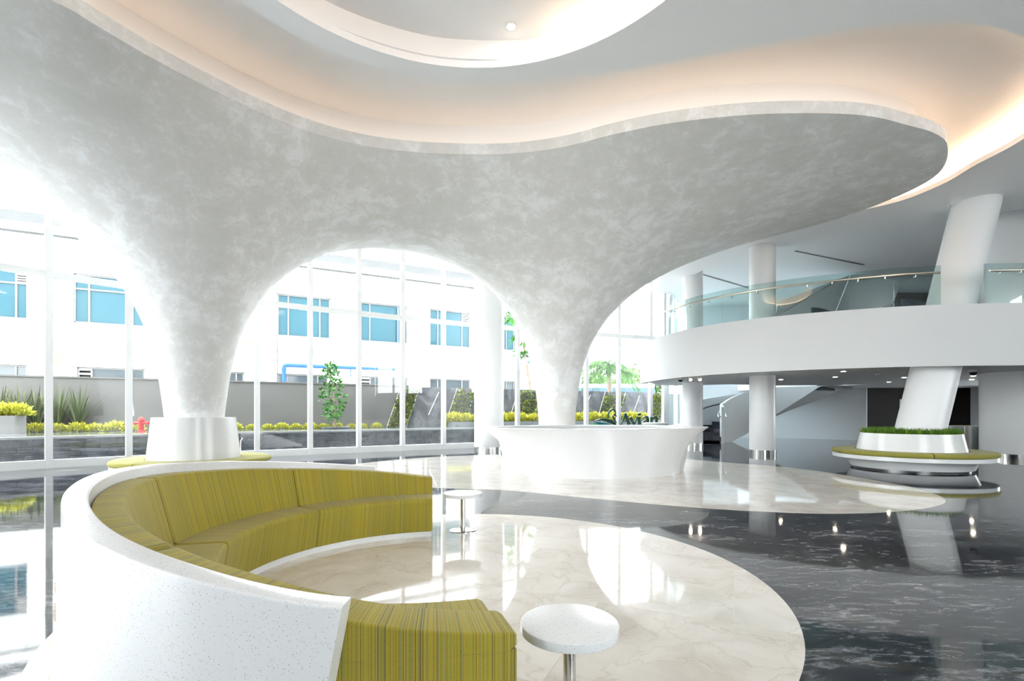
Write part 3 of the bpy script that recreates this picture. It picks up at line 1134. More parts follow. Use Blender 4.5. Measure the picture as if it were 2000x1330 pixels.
# ---------------------------------------------------------------- circular benches
def round_bench(name, label, c, rb, zs, foot, ped, nseg, a_off, grass=None):
    t = thing(name, label, 'bench', (c[0], c[1], 0))
    C = (c[0], c[1], 0)
    MB().lathe([(foot[0] - 0.08, 0.0), (foot[0] - 0.08, 0.05)], C, 64).build('recessed_plinth', 'plinth_dark', t, 60)
    MB().lathe([(0.2, 0.05), (foot[0], 0.05), (foot[1], zs - 0.21)], C, 64).build('foot', 'terrazzo', t, 40)
    MB().lathe([(foot[1] - 0.1, zs - 0.21), (rb - 0.025, zs - 0.21), (rb - 0.025, zs - 0.115), (0.5, zs - 0.115)], C, 72).build('seat_board', 'terrazzo', t, 40)
    ri = ped[0] + 0.015
    for k in range(nseg):
        a0 = a_off + 2 * PI * k / nseg + 0.006
        a1 = a_off + 2 * PI * (k + 1) / nseg - 0.006
        z0 = zs - 0.114
        prof = [(ri, z0), (rb - 0.03, z0), (rb, z0 + 0.03), (rb, zs - 0.04), (rb - 0.02, zs - 0.012), (rb - 0.05, zs), (ri, zs)]
        MB().lathe(prof, C, 16, a0, a1, True).build('seat_cushion', 'bench_fabric', t, 50)
    wt = ped[1]
    MB().lathe([(ped[0], zs - 0.114), (wt, ped[2]), (wt - 0.025, ped[2]), (wt - 0.04, ped[2] - 0.12), (0.3, ped[2] - 0.12)], C, 72).build('pedestal', 'terrazzo', t, 40)
    if grass:
        MB().lathe([(0.1, ped[2] - 0.06), (wt - 0.035, ped[2] - 0.06)], C, 48).build('soil', 'soil', t)
        g = MB()
        for k in range(5200):
            r = wt * math.sqrt(random.uniform(0.05, 0.88))
            a = random.uniform(0, 2 * PI)
            dx, dy = random.gauss(0, 0.35), random.gauss(0, 0.35)
            g.leaf((c[0] + r * math.cos(a), c[1] + r * math.sin(a), ped[2] - 0.065), (dx, dy, 1), random.uniform(0.15, 0.25), 0.014, random.random() ** 1.2 + 0.001)
        o = g.build('grass', 'grass', t)
        o['kind'] = 'stuff'
    return t


round_bench('round_bench', 'round lime green bench around the white pedestal of the left trunk', (TR1[0], TR1[1]), 1.6, 0.42, (1.2, 1.3), (0.95, 0.84, 1.35), 6, 0.35)
round_bench('planter_bench', 'round white planter bench with olive cushions and green grass on top', (10.4, 13.0), 1.72, 0.5, (1.28, 1.38), (1.17, 1.06, 0.93), 5, -1.98, True)

# ---------------------------------------------------------------- curved sofa
SCN = (-0.66, 4.22)
RIM = [(112, .76), (118, .785), (139, .89), (160, .975), (182, 1.035), (198, 1.05), (211, 1.025), (223, .98), (231, .935), (239, .895), (247, .855), (256, .805), (264, .75), (272, .715)]


def rim_z(a):
    xs = np.array([p[0] for p in RIM])
    zs = np.array([p[1] for p in RIM])
    return float(np.mean([np.interp(a + k, xs, zs) for k in np.linspace(-7, 7, 9)]))


def back_z(a):
    pts = [(96, .63), (100, .645), (118, .745), (139, .825), (160, .9), (182, .96), (198, .975), (211, .95), (225, .9), (240, .82), (256, .73), (270, .62), (280, .56), (290, .52)]
    return float(np.mean([np.interp(a + k, [p[0] for p in pts], [p[1] for p in pts]) for k in np.linspace(-5, 5, 7)]))


def sweep(prof_of, a0, a1, n, slant=None):
    """solid swept round the sofa centre; prof_of(deg) gives a closed profile of (r, z)"""
    m = MB()
    vs_, uvs, fs = [], [], []
    k = None
    for i in range(n + 1):
        a = a0 + (a1 - a0) * i / n
        pr = prof_of(a, i / n)
        k = len(pr)
        L = 0.0
        for j, (r, z) in enumerate(pr):
            if j:
                L += math.dist(pr[j], pr[j - 1])
            aa = a
            if slant:
                top = max(p[1] for p in pr)
                s0, s1 = slant
                aa += (s0 * (1 - i / n) + s1 * (i / n)) * (1 - z / top)
            x, y = SCN[0] + r * math.cos(math.radians(aa)), SCN[1] + r * math.sin(math.radians(aa))
            vs_.append((x, y, z))
            uvs.append((math.radians(a) * 2.0, L))
    for i in range(n):
        for j in range(k):
            j2 = (j + 1) % k
            fs.append((i * k + j, (i + 1) * k + j, (i + 1) * k + j2, i * k + j2))
    fs.append(tuple(reversed(range(k))))
    fs.append(tuple(range(n * k, (n + 1) * k)))
    return m.add(vs_, fs, uvs)


def softened(pr, e):
    """pull a profile in by e towards its middle, for rounded cushion ends"""
    if e <= 0:
        return pr
    r0, r1 = min(p[0] for p in pr), max(p[0] for p in pr)
    z0, z1 = min(p[1] for p in pr), max(p[1] for p in pr)
    cr, cz = (r0 + r1) / 2, (z0 + z1) / 2
    return [(cr + (r - cr) * (1 - 2 * e / (r1 - r0)), cz + (z - cz) * (1 - 2 * e / (z1 - z0))) for r, z in pr]


def fillet(pts, rads, n=4):
    out = []
    m = len(pts)
    for i in range(m):
        p, a, b = Vector(pts[i]), Vector(pts[i - 1]), Vector(pts[(i + 1) % m])
        r = rads[i]
        if r <= 0:
            out.append(tuple(p))
            continue
        u, w = (a - p).normalized(), (b - p).normalized()
        p0, p1 = p + u * r, p + w * r
        for k in range(n + 1):
            t = k / n
            q = p0 * (1 - t) ** 2 + p * 2 * t * (1 - t) + p1 * t * t
            out.append(tuple(q))
    return out


sofa = thing('curved_sofa', 'large C shaped white terrazzo sofa with striped olive green cushions', 'sofa', (SCN[0], SCN[1], 0))
ZS = 0.46


def wall_prof(a, t):
    h = rim_z(a)
    return fillet([(2.235, 0.0), (2.35, 0.0), (2.35, h), (2.235, h)], [0, 0, 0.012, 0.012], 3)


sweep(wall_prof, 118, 270.5, 90, (2.5, -3.5)).build('back_shell', 'terrazzo', sofa, 40)
sweep(lambda a, t: [(1.66, 0.0), (2.1, 0.0), (2.1, 0.062), (1.66, 0.062)], 100, 287.5, 90).build('plinth', 'terrazzo', sofa, 40)
CUT = [99.5, 146.0, 193.5, 241.0, 288.0]
for k in range(4):
    a0, a1 = CUT[k] + 0.12, CUT[k + 1] - 0.12

    def ends(t, w=0.02):
        e = min(t, 1 - t) / w
        return 0.012 * (1 - min(1, e)) ** 2

    def seat_prof(a, t):
        p = fillet([(1.645, 0.063), (1.99, 0.063), (1.99, ZS), (1.575, ZS)], [0.01, 0, 0.01, 0.055], 4)
        return softened(p, ends(t))

    def back_prof(a, t):
        h = back_z(a)
        lo = ZS + 0.001
        k1 = min(1.0, max(0.0, (h - ZS) / 0.45))
        p = fillet([(1.945, lo), (2.225, lo), (2.225, h), (1.945 + 0.13 * k1, h)], [0, 0, 0.012, 0.018], 4)
        return softened(p, ends(t))
    # dense ends so that the rounding reads
    sweep(seat_prof, a0, a1, 60).build('seat_cushion', 'striped_fabric', sofa, 50)
    sweep(back_prof, a0, a1, 60).build('back_cushion', 'striped_fabric', sofa, 50)
    # lower outer upholstery, seen where the white shell stops
sweep(lambda a, t: [(1.99, 0.063), (2.225, 0.063), (2.225, ZS), (1.99, ZS)], 99.7, 287.8, 90).build('base_upholstery', 'striped_fabric', sofa, 40)


# ---------------------------------------------------------------- side tables
def side_table(label, c, r=0.23):
    C = (c[0], c[1], 0.003)
    t = thing('side_table', label, 'table', C, 'terrazzo side tables by the sofa')
    top = fillet([(0.001, 0.425), (r, 0.425), (r, 0.467), (0.001, 0.467)], [0, 0.003, 0.004, 0], 3)
    MB().lathe(top, C, 72).build('table_top', 'terrazzo', t, 40)
    MB().lathe([(0.03, 0.012), (0.03, 0.425)], C, 28).build('stem', 'steel', t, 60)
    MB().lathe([(0.001, 0.0), (0.165, 0.0), (0.165, 0.006), (0.15, 0.012), (0.001, 0.014)], C, 56).build('base_plate', 'steel', t, 40)
    MB().lathe([(0.001, 0.416), (0.09, 0.416), (0.09, 0.425)], C, 28).build('mounting_plate', 'steel', t, 40)


side_table('near round terrazzo side table in front of the sofa end', (0.272, 2.35), 0.231)
side_table('far round terrazzo side table beside the sofa end', gp(904, 1036), 0.24)

# ---------------------------------------------------------------- reception desk
desk = thing('reception_desk', 'white speckled boat shaped reception desk flaring out at the top', 'desk', (2.1, 12.9, 0))
DC, DROT = np.array([2.13, 12.75]), math.radians(9)


def desk_ring(a, b, n=120, sharp=0.0):
    t = np.linspace(0, 2 * PI, n, endpoint=False)
    x, y = a * np.cos(t), b * np.sin(t)
    ca, sa = math.cos(DROT), math.sin(DROT)
    return np.c_[DC[0] + x * ca - y * sa, DC[1] + x * sa + y * ca]


def loft(rings):
    m = MB()
    n = len(rings[0][0])
    V = [(*p, z) for R, z in rings for p in R]
    fs = []
    for k in range(len(rings) - 1):
        for i in range(n):
            j = (i + 1) % n
            fs.append((k * n + i, k * n + j, (k + 1) * n + j, (k + 1) * n + i))
    return m.add(V, fs)


rg = []
for i in range(15):
    s = i / 14
    fl = s ** 2.4
    rg.append((desk_ring(2.13 + 0.82 * fl, 1.86 + 0.02 * fl), 1.09 * s))
loft(rg).build('front_shell', 'terrazzo', desk, 60)
loft([(desk_ring(2.95, 1.88), 1.09), (desk_ring(2.94, 1.87), 1.1), (desk_ring(2.55, 1.5), 1.1), (desk_ring(2.55, 1.5), 1.06)]).build('counter_top', 'terrazzo', desk, 40)
loft([(desk_ring(2.3, 1.5), 0.0), (desk_ring(2.55, 1.5), 1.06)]).build('inner_face', 'white_paint', desk, 60)
loft([(desk_ring(2.3, 1.45), 0.74), (desk_ring(1.75, 0.95), 0.74), (desk_ring(1.75, 0.95), 0.70), (desk_ring(2.3, 1.45), 0.70)]).build('work_surface', 'white_paint', desk, 40)
# small counter standing behind the desk
bc_ = thing('rear_counter', 'small white flared counter behind the right end of the reception desk', 'counter', (5.47, 19.0, 0))
MB().lathe([(0.3, 0.0), (0.3, 0.4), (0.34, 0.75), (0.5, 1.05), (0.49, 1.07), (0.001, 1.07)], (5.47, 19.0, 0), 48).build('body', 'terrazzo', bc_, 40)
MB().lathe([(0.001, 1.071), (0.44, 1.071), (0.44, 1.08), (0.001, 1.08)], (5.47, 19.0, 0), 48).build('top_inlay', 'white_paint', bc_, 40)

# ---------------------------------------------------------------- curved stair under the balcony
stair = thing('curved_stair', 'white curved staircase with dark granite steps rising behind the pillars', 'stair', (10.0, 23.5, 0))
NP = catmull([(10.0, 23.4), (10.35, 24.35), (11.2, 25.0), (12.4, 25.0), (13.5, 24.5), (14.2, 23.9), (14.8, 23.1)], 8, False)
NPr = resample(NP, 48, False)
FP_ = NPr + (offset(NPr, -1.0, False) - NPr) * np.linspace(1.65, 2.6, 48)[:, None]
sarc = np.linspace(0, 1, 48)
zb = np.interp(sarc, [0, 0.3, 0.42, 0.55, 0.75, 0.93, 1.0], [0, 0, 0.35, 0.95, 1.9, 2.7, 2.72])
zt_ = np.interp(sarc, [0, 0.05, 0.2, 0.4, 0.6, 0.8, 1.0], [1.72, 1.8, 1.95, 2.45, 2.73, 2.73, 2.73])
ribbon(NPr, zb, np.minimum(zt_, 2.74), 0.12).build('inner_parapet', 'white_paint', stair, 40)
ribbon(FP_, np.maximum(zb - 0.1, 0), np.interp(sarc, [0, 0.1, 0.4, 0.7, 1], [1.6, 1.75, 2.4, 2.74, 2.74]), -0.12).build('outer_parapet', 'white_paint', stair, 40)
# curved soffit
ms = MB()
V = [(*NPr[i], zb[i] + 0.01) for i in range(10, 48)] + [(*FP_[i], max(zb[i] - 0.1, 0) + 0.01) for i in range(10, 48)]
nn = 38
ms.add(V, [(i, i + 1, nn + i + 1, nn + i) for i in range(nn - 1)])
V2 = [(x, y, z + 0.12) for x, y, z in V]
ms.add(V2, [(i, nn + i, nn + i + 1, i + 1) for i in range(nn - 1)])
ms.build('underside', 'white_paint', stair, 60)
for k in range(15):
    i0, i1 = 1 + int(k * 2.8), 1 + int((k + 1) * 2.8) + 1
    z1 = min(2.7, max(0.165 * (k + 1), zb[i1] + 0.3))
    A, B = offset(NPr, -0.13, False), offset(NPr, -1.52, False)
    poly = [tuple(A[i0]), tuple(A[i1]), tuple(B[i1]), tuple(B[i0])]
    MB().prism(poly, max(0.0, z1 - 0.17), z1).build('step', 'granite_step', stair)
hr = offset(NPr, -1.45, False)
MB().tube([(*hr[i], min(2.72, 0.95 + 0.165 * i / 2.8)) for i in range(2, 34)], 0.03, 8).build('handrail', 'black', stair, 60)
hr = offset(NPr, -0.2, False)
MB().tube([(10.0, 23.15, 1.25), (10.02, 23.3, 1.42)] + [(*hr[i], min(2.72, 1.05 + 0.165 * i / 2.8)) for i in range(3, 30)], 0.025, 8).build('handrail', 'chrome', stair, 60)

# lift lobby: access gates and switch plate
gate = thing('access_gate', 'steel and glass access gate by the black lift lobby', 'gate', (15.6, 17.6, 0))
for x in (15.05, 15.85, 16.6):
    MB().box((x, 17.9, 0.5), (0.16, 1.2, 1.0)).build('cabinet', 'steel', gate, bevel=0.02)
for x in (15.3, 15.6, 16.1, 16.35):
    MB().box((x, 17.9, 0.55), (0.2, 0.015, 0.8)).build('glass_wing', 'rail_glass', gate)
MB().box((15.8, 17.28, 1.01), (1.7, 0.05, 0.03)).build('top_rail', 'brushed_brass', gate)
sw = thing('switch_plate', 'small white switch plate on the black lobby wall', 'switch', (20.4, 25.95, 1.7))
MB().box((20.4, 25.98, 1.95), (0.24, 0.03, 0.42)).build('plate', 'frame_white', sw, bevel=0.01)
MB().box((20.4, 25.96, 1.98), (0.12, 0.02, 0.1)).build('button', 'louvre', sw)
jb = thing('lift_jamb', 'polished metal lift jamb glowing at the edge of the black lobby', 'lift door', (22.1, 25.9, 0))
MB().box((22.15, 25.9, 1.25), (0.55, 0.16, 2.5)).build('door_leaf', 'steel', jb)
MB().box((22.47, 25.88, 1.3), (0.09, 0.2, 2.6)).build('side_jamb', 'brushed_brass', jb)
MB().box((22.15, 25.88, 2.55), (0.6, 0.2, 0.1)).build('head_jamb', 'brushed_brass', jb)

# ---------------------------------------------------------------- upper floor things
us = thing('upper_stair', 'white solid stair parapet rising across the upper floor', 'stair', (12.5, 21.5, ZUP))
def pz(px, py, d):
    return ((px - CX) * d / F, d, H + (V0 - py) * d / F)
q = [pz(1500, 668, 21), pz(1600, 640, 21.3), pz(1660, 537, 22), pz(1520, 590, 21.2)]
q[0] = (q[0][0], q[0][1], ZUP + 0.03)
q[1] = (q[1][0], q[1][1], ZUP + 0.03)
m = MB()
m.add(q + [(x + 0.05, y + 0.16, z) for x, y, z in q], [(0, 1, 2, 3), (7, 6, 5, 4), (0, 4, 5, 1), (1, 5, 6, 2), (2, 6, 7, 3), (3, 7, 4, 0)])
m.build('parapet', 'white_paint', us)
q = [pz(1600, 640, 21.5), pz(1700, 610, 23.0), pz(1770, 530, 24), pz(1662, 537, 22.2)]
q[0] = (q[0][0], q[0][1], ZUP + 0.03)
q[1] = (q[1][0], q[1][1], ZUP + 0.03)
m = MB()
m.add(q + [(x + 0.05, y + 0.16, z) for x, y, z in q], [(0, 1, 2, 3), (7, 6, 5, 4), (0, 4, 5, 1), (1, 5, 6, 2), (2, 6, 7, 3), (3, 7, 4, 0)])
m.build('soffit', 'wall_grey', us)
a, b = Vector(pz(1525, 612, 20.9)), Vector(pz(1640, 545, 21.5))
MB().tube([a, a.lerp(b, 0.5), b], 0.03, 8).build('handrail', 'steel', us)


def armchair(label, px, d, rz):
    x = (px - CX) * d / F
    t = thing('lounge_chair', label, 'chair', (x, d, ZUP + 0.02), 'navy lounge chairs on the upper floor', rz)
    t2 = Matrix.Translation((x, d, ZUP + 0.02)) @ Matrix.Rotation(rz, 4, 'Z')

    def place(mb):
        mb.v = [tuple(t2 @ Vector(p)) for p in mb.v]
        return mb
    m = MB()
    pr = [(0.34, 0.42), (0.40, 0.62), (0.44, 0.86)]
    vs_, fs = [], []
    n = 22
    for i in range(n + 1):
        a_ = math.radians(-30 + 240 * i / n)
        k = math.sin(math.pi * i / n)
        for r, z in ((0.30, 0.38), (0.37, 0.5), (0.41, 0.6 + 0.35 * k), (0.37, 0.6 + 0.35 * k), (0.33, 0.5), (0.26, 0.40)):
            vs_.append((r * math.cos(a_), r * math.sin(a_), z))
    for i in range(n):
        for j in range(6):
            fs.append((i * 6 + j, (i + 1) * 6 + j, (i + 1) * 6 + (j + 1) % 6, i * 6 + (j + 1) % 6))
    place(m.add(vs_, fs)).build('shell_back', 'navy', t, 60)
    place(MB().lathe([(0.001, 0.36), (0.33, 0.36), (0.36, 0.4), (0.35, 0.46), (0.001, 0.48)], (0, 0, 0), 24)).build('seat', 'navy', t, 50)
    for i in range(4):
        a_ = PI / 4 + i * PI / 2
        place(MB().tube([(0.2 * math.cos(a_), 0.2 * math.sin(a_), 0.37), (0.3 * math.cos(a_), 0.3 * math.sin(a_), 0.0)], 0.015, 6)).build('leg', 'black', t)


armchair('navy lounge chair on the upper floor, leftmost of three', 1612, 16.2, 0.3)
armchair('navy lounge chair with raised shell back, middle of three upstairs', 1756, 15.6, -0.5)
armchair('navy lounge chair nearest the slanted column on the upper floor', 1792, 14.9, 0.2)
for (p0, p1, lab) in (((1370, 535), (1462, 562), 'thin black slot diffuser in the balcony ceiling between the two slim pillars'), ((1554, 490), (1688, 517), 'thin black slot diffuser in the balcony ceiling right of the middle pillar')):
    a, b = gp(*p0, ZBC - 0.005), gp(*p1, ZBC - 0.005)
    t = thing('slot_diffuser', lab, 'diffuser', (a[0], a[1], ZBC - 0.005))
    MB().bar((*a, ZBC - 0.006), (*b, ZBC - 0.006), 0.1, 0.012).build('slot', 'black', t)
    a_, b_ = np.array(a), np.array(b)
    nrm = np.array([-(b_ - a_)[1], (b_ - a_)[0]]) / np.linalg.norm(b_ - a_)
    for s in (-1, 1):
        MB().bar((*(a_ + nrm * s * 0.06), ZBC - 0.008), (*(b_ + nrm * s * 0.06), ZBC - 0.008), 0.02, 0.016).build('frame', 'frame_white', t)

# ---------------------------------------------------------------- outside: ground, pond, wall
GZ = -0.05
o = MB().box((0, 45, GZ - 0.1), (260, 260, 0.2)).build('ground', 'paving', None)
tag(o, 'pale paved ground outside the windows', 'ground', kind='structure')
E_ = np.array([0.888, 0.46])                # direction of the garden wall and of the building
E_ /= np.linalg.norm(E_)
NRM = np.array([-E_[1], E_[0]])
WANG = math.atan2(E_[1], E_[0])


class Plane:
    """vertical plane parallel to the garden wall, through the point seen at pixel column 200 at depth d200"""
    def __init__(s, d200):
        s.o = np.array([(200 - CX) * d200 / F, d200])

    def s_of(s, px):
        k = (px - CX) / F
        return (k * s.o[1] - s.o[0]) / (E_[0] - k * E_[1])

    def at(s, t, out=0.0):
        return s.o + E_ * t + NRM * out

    def z_of(s, px, py):
        return H + (V0 - py) * s.at(s.s_of(px))[1] / F

    def box(s, mb, t0, t1, z0, z1, out0, out1):
        c = s.at((t0 + t1) / 2, (out0 + out1) / 2)
        return mb.box((c[0], c[1], (z0 + z1) / 2), (t1 - t0, abs(out1 - out0), z1 - z0), WANG)


# pond
pond = thing('raised_pond', 'raised reflecting pond with a stacked slate wall outside the windows', 'pond', (-6, 20, 0))
pf = resample(np.array(FAC_LEFT[8:] + FAC + [(8.6, 25.0)]), 120, False)
pf = offset(pf, -0.95, False)
ribbon(pf, GZ, 0.74, 0.25).build('wall_core', 'pond_stone', pond, 40)
ribbon(offset(pf, 0.05, False), 0.74, 0.80, 0.4).build('coping', 'pond_rim', pond, 40)
st = MB()
seglen = np.r_[0, np.cumsum(np.linalg.norm(np.diff(pf, axis=0), axis=1))]
for row in range(11):
    z = GZ + 0.072 * row
    s_ = -random.uniform(0, 0.3)
    while s_ < seglen[-1] - 0.2:
        L = random.uniform(0.16, 0.42)
        a = max(0, s_)
        b = min(seglen[-1], s_ + L) - 0.006
        pa = np.array([np.interp(a, seglen, pf[:, k]) for k in (0, 1)])
        pb = np.array([np.interp(b, seglen, pf[:, k]) for k in (0, 1)])
        tt = (pb - pa) / (np.linalg.norm(pb - pa) + 1e-9)
        nn_ = np.array([tt[1], -tt[0]])
        dpt = random.uniform(0.012, 0.075)
        st.bar((*(pa + nn_ * dpt / 2), z + 0.035), (*(pb + nn_ * dpt / 2), z + 0.035), dpt, 0.066)
        s_ += L
o = st.build('slate_stones', 'pond_stone', pond)
o['kind'] = 'stuff'
GW = Plane(19.0)
wpoly = [tuple(p) for p in offset(pf, -0.2, False)] + [tuple(GW.at(GW.s_of(1290) + 2)), tuple(GW.at(GW.s_of(0) - 6))]
link_mesh('water', fill_loops([wpoly], 0.70, 0.765), 'water', pond)

# fountain spray drifting over the slate wall
mv = bpy.data.materials.new('spray')
mv.use_nodes = True
mv.node_tree.nodes.clear()
vo = N(mv.node_tree, 'ShaderNodeOutputMaterial')
vp = N(mv.node_tree, 'ShaderNodeVolumeScatter')
vp.inputs['Color'].default_value = (0.97, 0.98, 1, 1)
vp.inputs['Density'].default_value = 0.55
mv.node_tree.links.new(vp.outputs[0], vo.inputs['Volume'])
MATS['spray'] = mv
pa_ = np.array(gp(470, 893)) * 1.035
pb_ = np.array(gp(590, 889)) * 1.035
sp_t = thing('fountain_spray', 'white fountain spray hanging over the slate pond wall right of the left pedestal', 'water spray', (*((pa_ + pb_) / 2), GZ))
ms = MB()
nn = 24
vs_, fs = [], []
for i in range(13):
    f = i / 12
    c_ = pa_ + (pb_ - pa_) * f
    r_ = 0.03 + 0.3 * math.sin(PI * min(1.0, f * 0.8 + 0.18)) * (1 - 0.5 * f)
    zc_ = 0.62 - 0.32 * f
    for k in range(nn):
        a = 2 * PI * k / nn
        vs_.append((c_[0] + NRM[0] * 0.22 * math.cos(a), c_[1] + NRM[1] * 0.22 * math.cos(a), zc_ + r_ * math.sin(a)))
for i in range(12):
    for k in range(nn):
        l = (k + 1) % nn
        fs.append((i * nn + k, i * nn + l, (i + 1) * nn + l, (i + 1) * nn + k))
fs += [tuple(reversed(range(nn))), tuple(range(12 * nn, 13 * nn))]
o = ms.add(vs_, fs).build('mist', 'spray', sp_t, 60)
MB().tube([(*pa_, GZ), (*pa_, 0.5), (*(pa_ + E_ * 0.06), 0.6)], 0.02, 8).build('nozzle', 'steel', sp_t, 50)

# garden wall and slate feature panels
ZGW = 2.76
gw = struct('garden_wall', 'long plain grey garden wall behind the pond', cat='wall')
t0 = GW.s_of(-60) - 14
t1 = GW.s_of(785)
GW.box(MB(), t0, t1 + 0.6, GZ, ZGW, 0.0, 0.25).build('wall_face', 'garden_wall', gw)
GW.box(MB(), t0, t1 + 0.6, ZGW, ZGW + 0.06, -0.03, 0.28).build('wall_coping', 'garden_wall', gw)
GW.box(MB(), t1 + 0.6, GW.s_of(1330), GZ, ZGW - 0.06, 0.06, 0.3).build('panel_backing', 'garden_wall', gw)


def para(mb, ta, tb, lean, z0, z1, o0, o1):
    """leaning parallelogram slab in the wall plane"""
    P = []
    for oo in (o0, o1):
        for t_, z in ((ta - lean, z0), (tb - lean, z0), (tb, z1), (ta, z1)):
            c = GW.at(t_, oo)
            P.append((c[0], c[1], z))
    return mb.add(P, [(0, 1, 2, 3), (7, 6, 5, 4), (0, 4, 5, 1), (1, 5, 6, 2), (2, 6, 7, 3), (3, 7, 4, 0)])


cutpx = [(783, 820, 'v'), (820, 893, 's'), (893, 930, 'v'), (930, 1013, 's'), (1013, 1060, 'v'), (1060, 1182, 's'), (1182, 1222, 'v'), (1222, 1275, 's'), (1275, 1300, 'v')]
vin = {0: 'climbing vine on the slate wall at the end of the plain grey wall', 2: 'climbing vine in spaced rows left of the thick white column', 4: 'dense yellow green vine seen just left of the right trunk',
       6: 'climbing vine on the slate wall below the palm', 8: 'thin vine on the slate wall near the corner post'}
for k, (a, b, kind) in enumerate(cutpx):
    ta, tb = GW.s_of(a), GW.s_of(b)
    lean = 0.75
    para(MB(), ta + 0.01, tb - 0.01, lean, 0.6, ZGW - 0.02, 0.0 if kind == 's' else 0.04, 0.06).build('slate_panel', 'slate', gw)
    para(MB(), ta - 0.012, ta + 0.012, lean, 0.6, ZGW - 0.02, -0.015, 0.04).build('edge_strip', 'frame_white', gw)
    if kind == 's':
        tm = (ta + tb) / 2
        for f in ((0.5,) if b - a < 100 else (0.3, 0.75)):
            tm = ta + (tb - ta) * f
            P = []
            para(MB(), tm - 0.02, tm + 0.02, 0.55, 1.35, ZGW - 0.25, -0.012, 0.0).build('light_slot', 'frame_white', gw)
    else:
        c = GW.at((ta + tb) / 2 - lean / 2, -0.1)
        v = thing('climbing_vine', vin[k], 'vine', (c[0], c[1], 0.75))
        g = MB()
        for i in range(620):
            z = random.uniform(0.7, ZGW - 0.05)
            if k in (2, 6):
                z = 0.75 + 0.24 * math.floor((z - 0.75) / 0.24) + random.gauss(0, 0.035)
            ft = random.uniform(0, 1)
            t_ = ta + (tb - ta) * ft - lean * (1 - (z - 0.6) / (ZGW - 0.62))
            p = GW.at(t_, -0.02 - random.uniform(0, 0.08))
            d_ = Vector((-NRM[0] + random.gauss(0, .6), -NRM[1] + random.gauss(0, .6), random.gauss(-0.2, .6)))
            g.leaf((p[0], p[1], z), d_, random.uniform(0.09, 0.16), 0.1, random.random() + 0.001)
        g.build('leaves', 'leaf_vine', v)
        s_ = MB()
        for i in range(3):
            f = (i + 0.5) / 3
            pa, pb = GW.at(ta + (tb - ta) * f - lean, -0.015), GW.at(ta + (tb - ta) * f, -0.015)
            s_.tube([(pa[0], pa[1], 0.72), (pb[0], pb[1], ZGW - 0.1)], 0.01, 5)
        s_.build('stems', 'bark', v)


# ---------------------------------------------------------------- shrubs
def bush_mesh(n, rx, ry, rz, l, w):
    g = MB()
    for i in range(n):
        v = Vector(RNG.normal(size=3)).normalized()
        k = random.uniform(0.55, 1.0)
        p = Vector((v.x * rx * k, v.y * ry * k, abs(v.z) * rz * k))
        d = Vector((v.x, v.y, abs(v.z) + 0.5)) + Vector(RNG.normal(size=3)) * 0.4
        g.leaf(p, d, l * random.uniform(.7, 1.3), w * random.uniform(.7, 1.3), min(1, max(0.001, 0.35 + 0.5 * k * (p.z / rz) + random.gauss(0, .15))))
    return g


def stems_mesh(n, r, h):
    s = MB()
    for i in range(n):
        a = 2 * PI * i / n
        s.tube([(0, 0, 0), (r * 0.5 * math.cos(a), r * 0.5 * math.sin(a), h * 0.5), (r * math.cos(a), r * math.sin(a), h)], 0.008, 5)
    return s


def make_bush(name, label, group, mesh, mat):
    t = thing(name, label, 'shrub', (0, 0, 0), group)
    mesh.build('foliage', mat, t)
    stems_mesh(5, 0.2, 0.22).build('stems', 'bark', t)
    return t


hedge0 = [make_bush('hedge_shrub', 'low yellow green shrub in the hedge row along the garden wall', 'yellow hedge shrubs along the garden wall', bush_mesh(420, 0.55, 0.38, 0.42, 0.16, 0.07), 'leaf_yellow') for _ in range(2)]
used = [False, False]


def put_hedge(x, y, z, s, label=None, group=None):
    k = random.randrange(2)
    o = copy_tree(hedge0[k]) if used[k] else hedge0[k]
    used[k] = True
    o.location = (x, y, z)
    o.scale = (s, s, s)
    o.rotation_euler.z = WANG + random.uniform(-0.3, 0.3)
    if label:
        o['label'] = label
        o['group'] = group
    return o


SHRUBS = []


def label_shrubs(items, head, bays):
    """items are (pixel column, object); each shrub is named by the stretch of window it shows through and its place in it"""
    order = ['first', 'second', 'third', 'fourth', 'fifth', 'sixth', 'seventh', 'eighth', 'ninth']
    for lo, hi, where in bays:
        row = sorted([it for it in items if lo <= it[0] < hi], key=lambda it: it[0])
        for n_, (_, ob) in enumerate(row):
            ob['label'] = (head + ' ' + where) if len(row) == 1 else (head + ' ' + where + ', ' + order[n_] + ' from the left')


tt = GW.s_of(-10)
while tt < GW.s_of(735):
    p = GW.at(tt, -0.55 - random.uniform(0, 0.15))
    px = CX + F * p[0] / p[1]
    if not (283 < px < 445 or (300 < px < 330)):
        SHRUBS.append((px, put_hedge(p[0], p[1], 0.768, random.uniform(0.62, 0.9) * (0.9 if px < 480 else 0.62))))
    tt += random.uniform(0.5, 0.66)
label_shrubs(SHRUBS, 'low yellow hedge shrub', [(-99, 95, 'left of the first mullion'), (95, 252, 'between the first two mullions'), (252, 400, 'just left of the left trunk'),
                                                (400, 503, 'just right of the left trunk'), (503, 606, 'in the bay left of the young tree'), (606, 702, 'around the foot of the young tree'),
                                                (702, 999, 'in the bay right of the young tree')])
SHRUBS = []
tt = GW.s_of(878)
while tt < GW.s_of(1250):
    p = GW.at(tt, -0.7)
    px = CX + F * p[0] / p[1]
    if 938 < px < 974 or 1062 < px < 1120:
        tt += 0.5
        continue
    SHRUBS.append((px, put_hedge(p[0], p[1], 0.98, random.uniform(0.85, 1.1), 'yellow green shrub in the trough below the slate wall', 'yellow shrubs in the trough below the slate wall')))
    tt += random.uniform(0.6, 0.8)
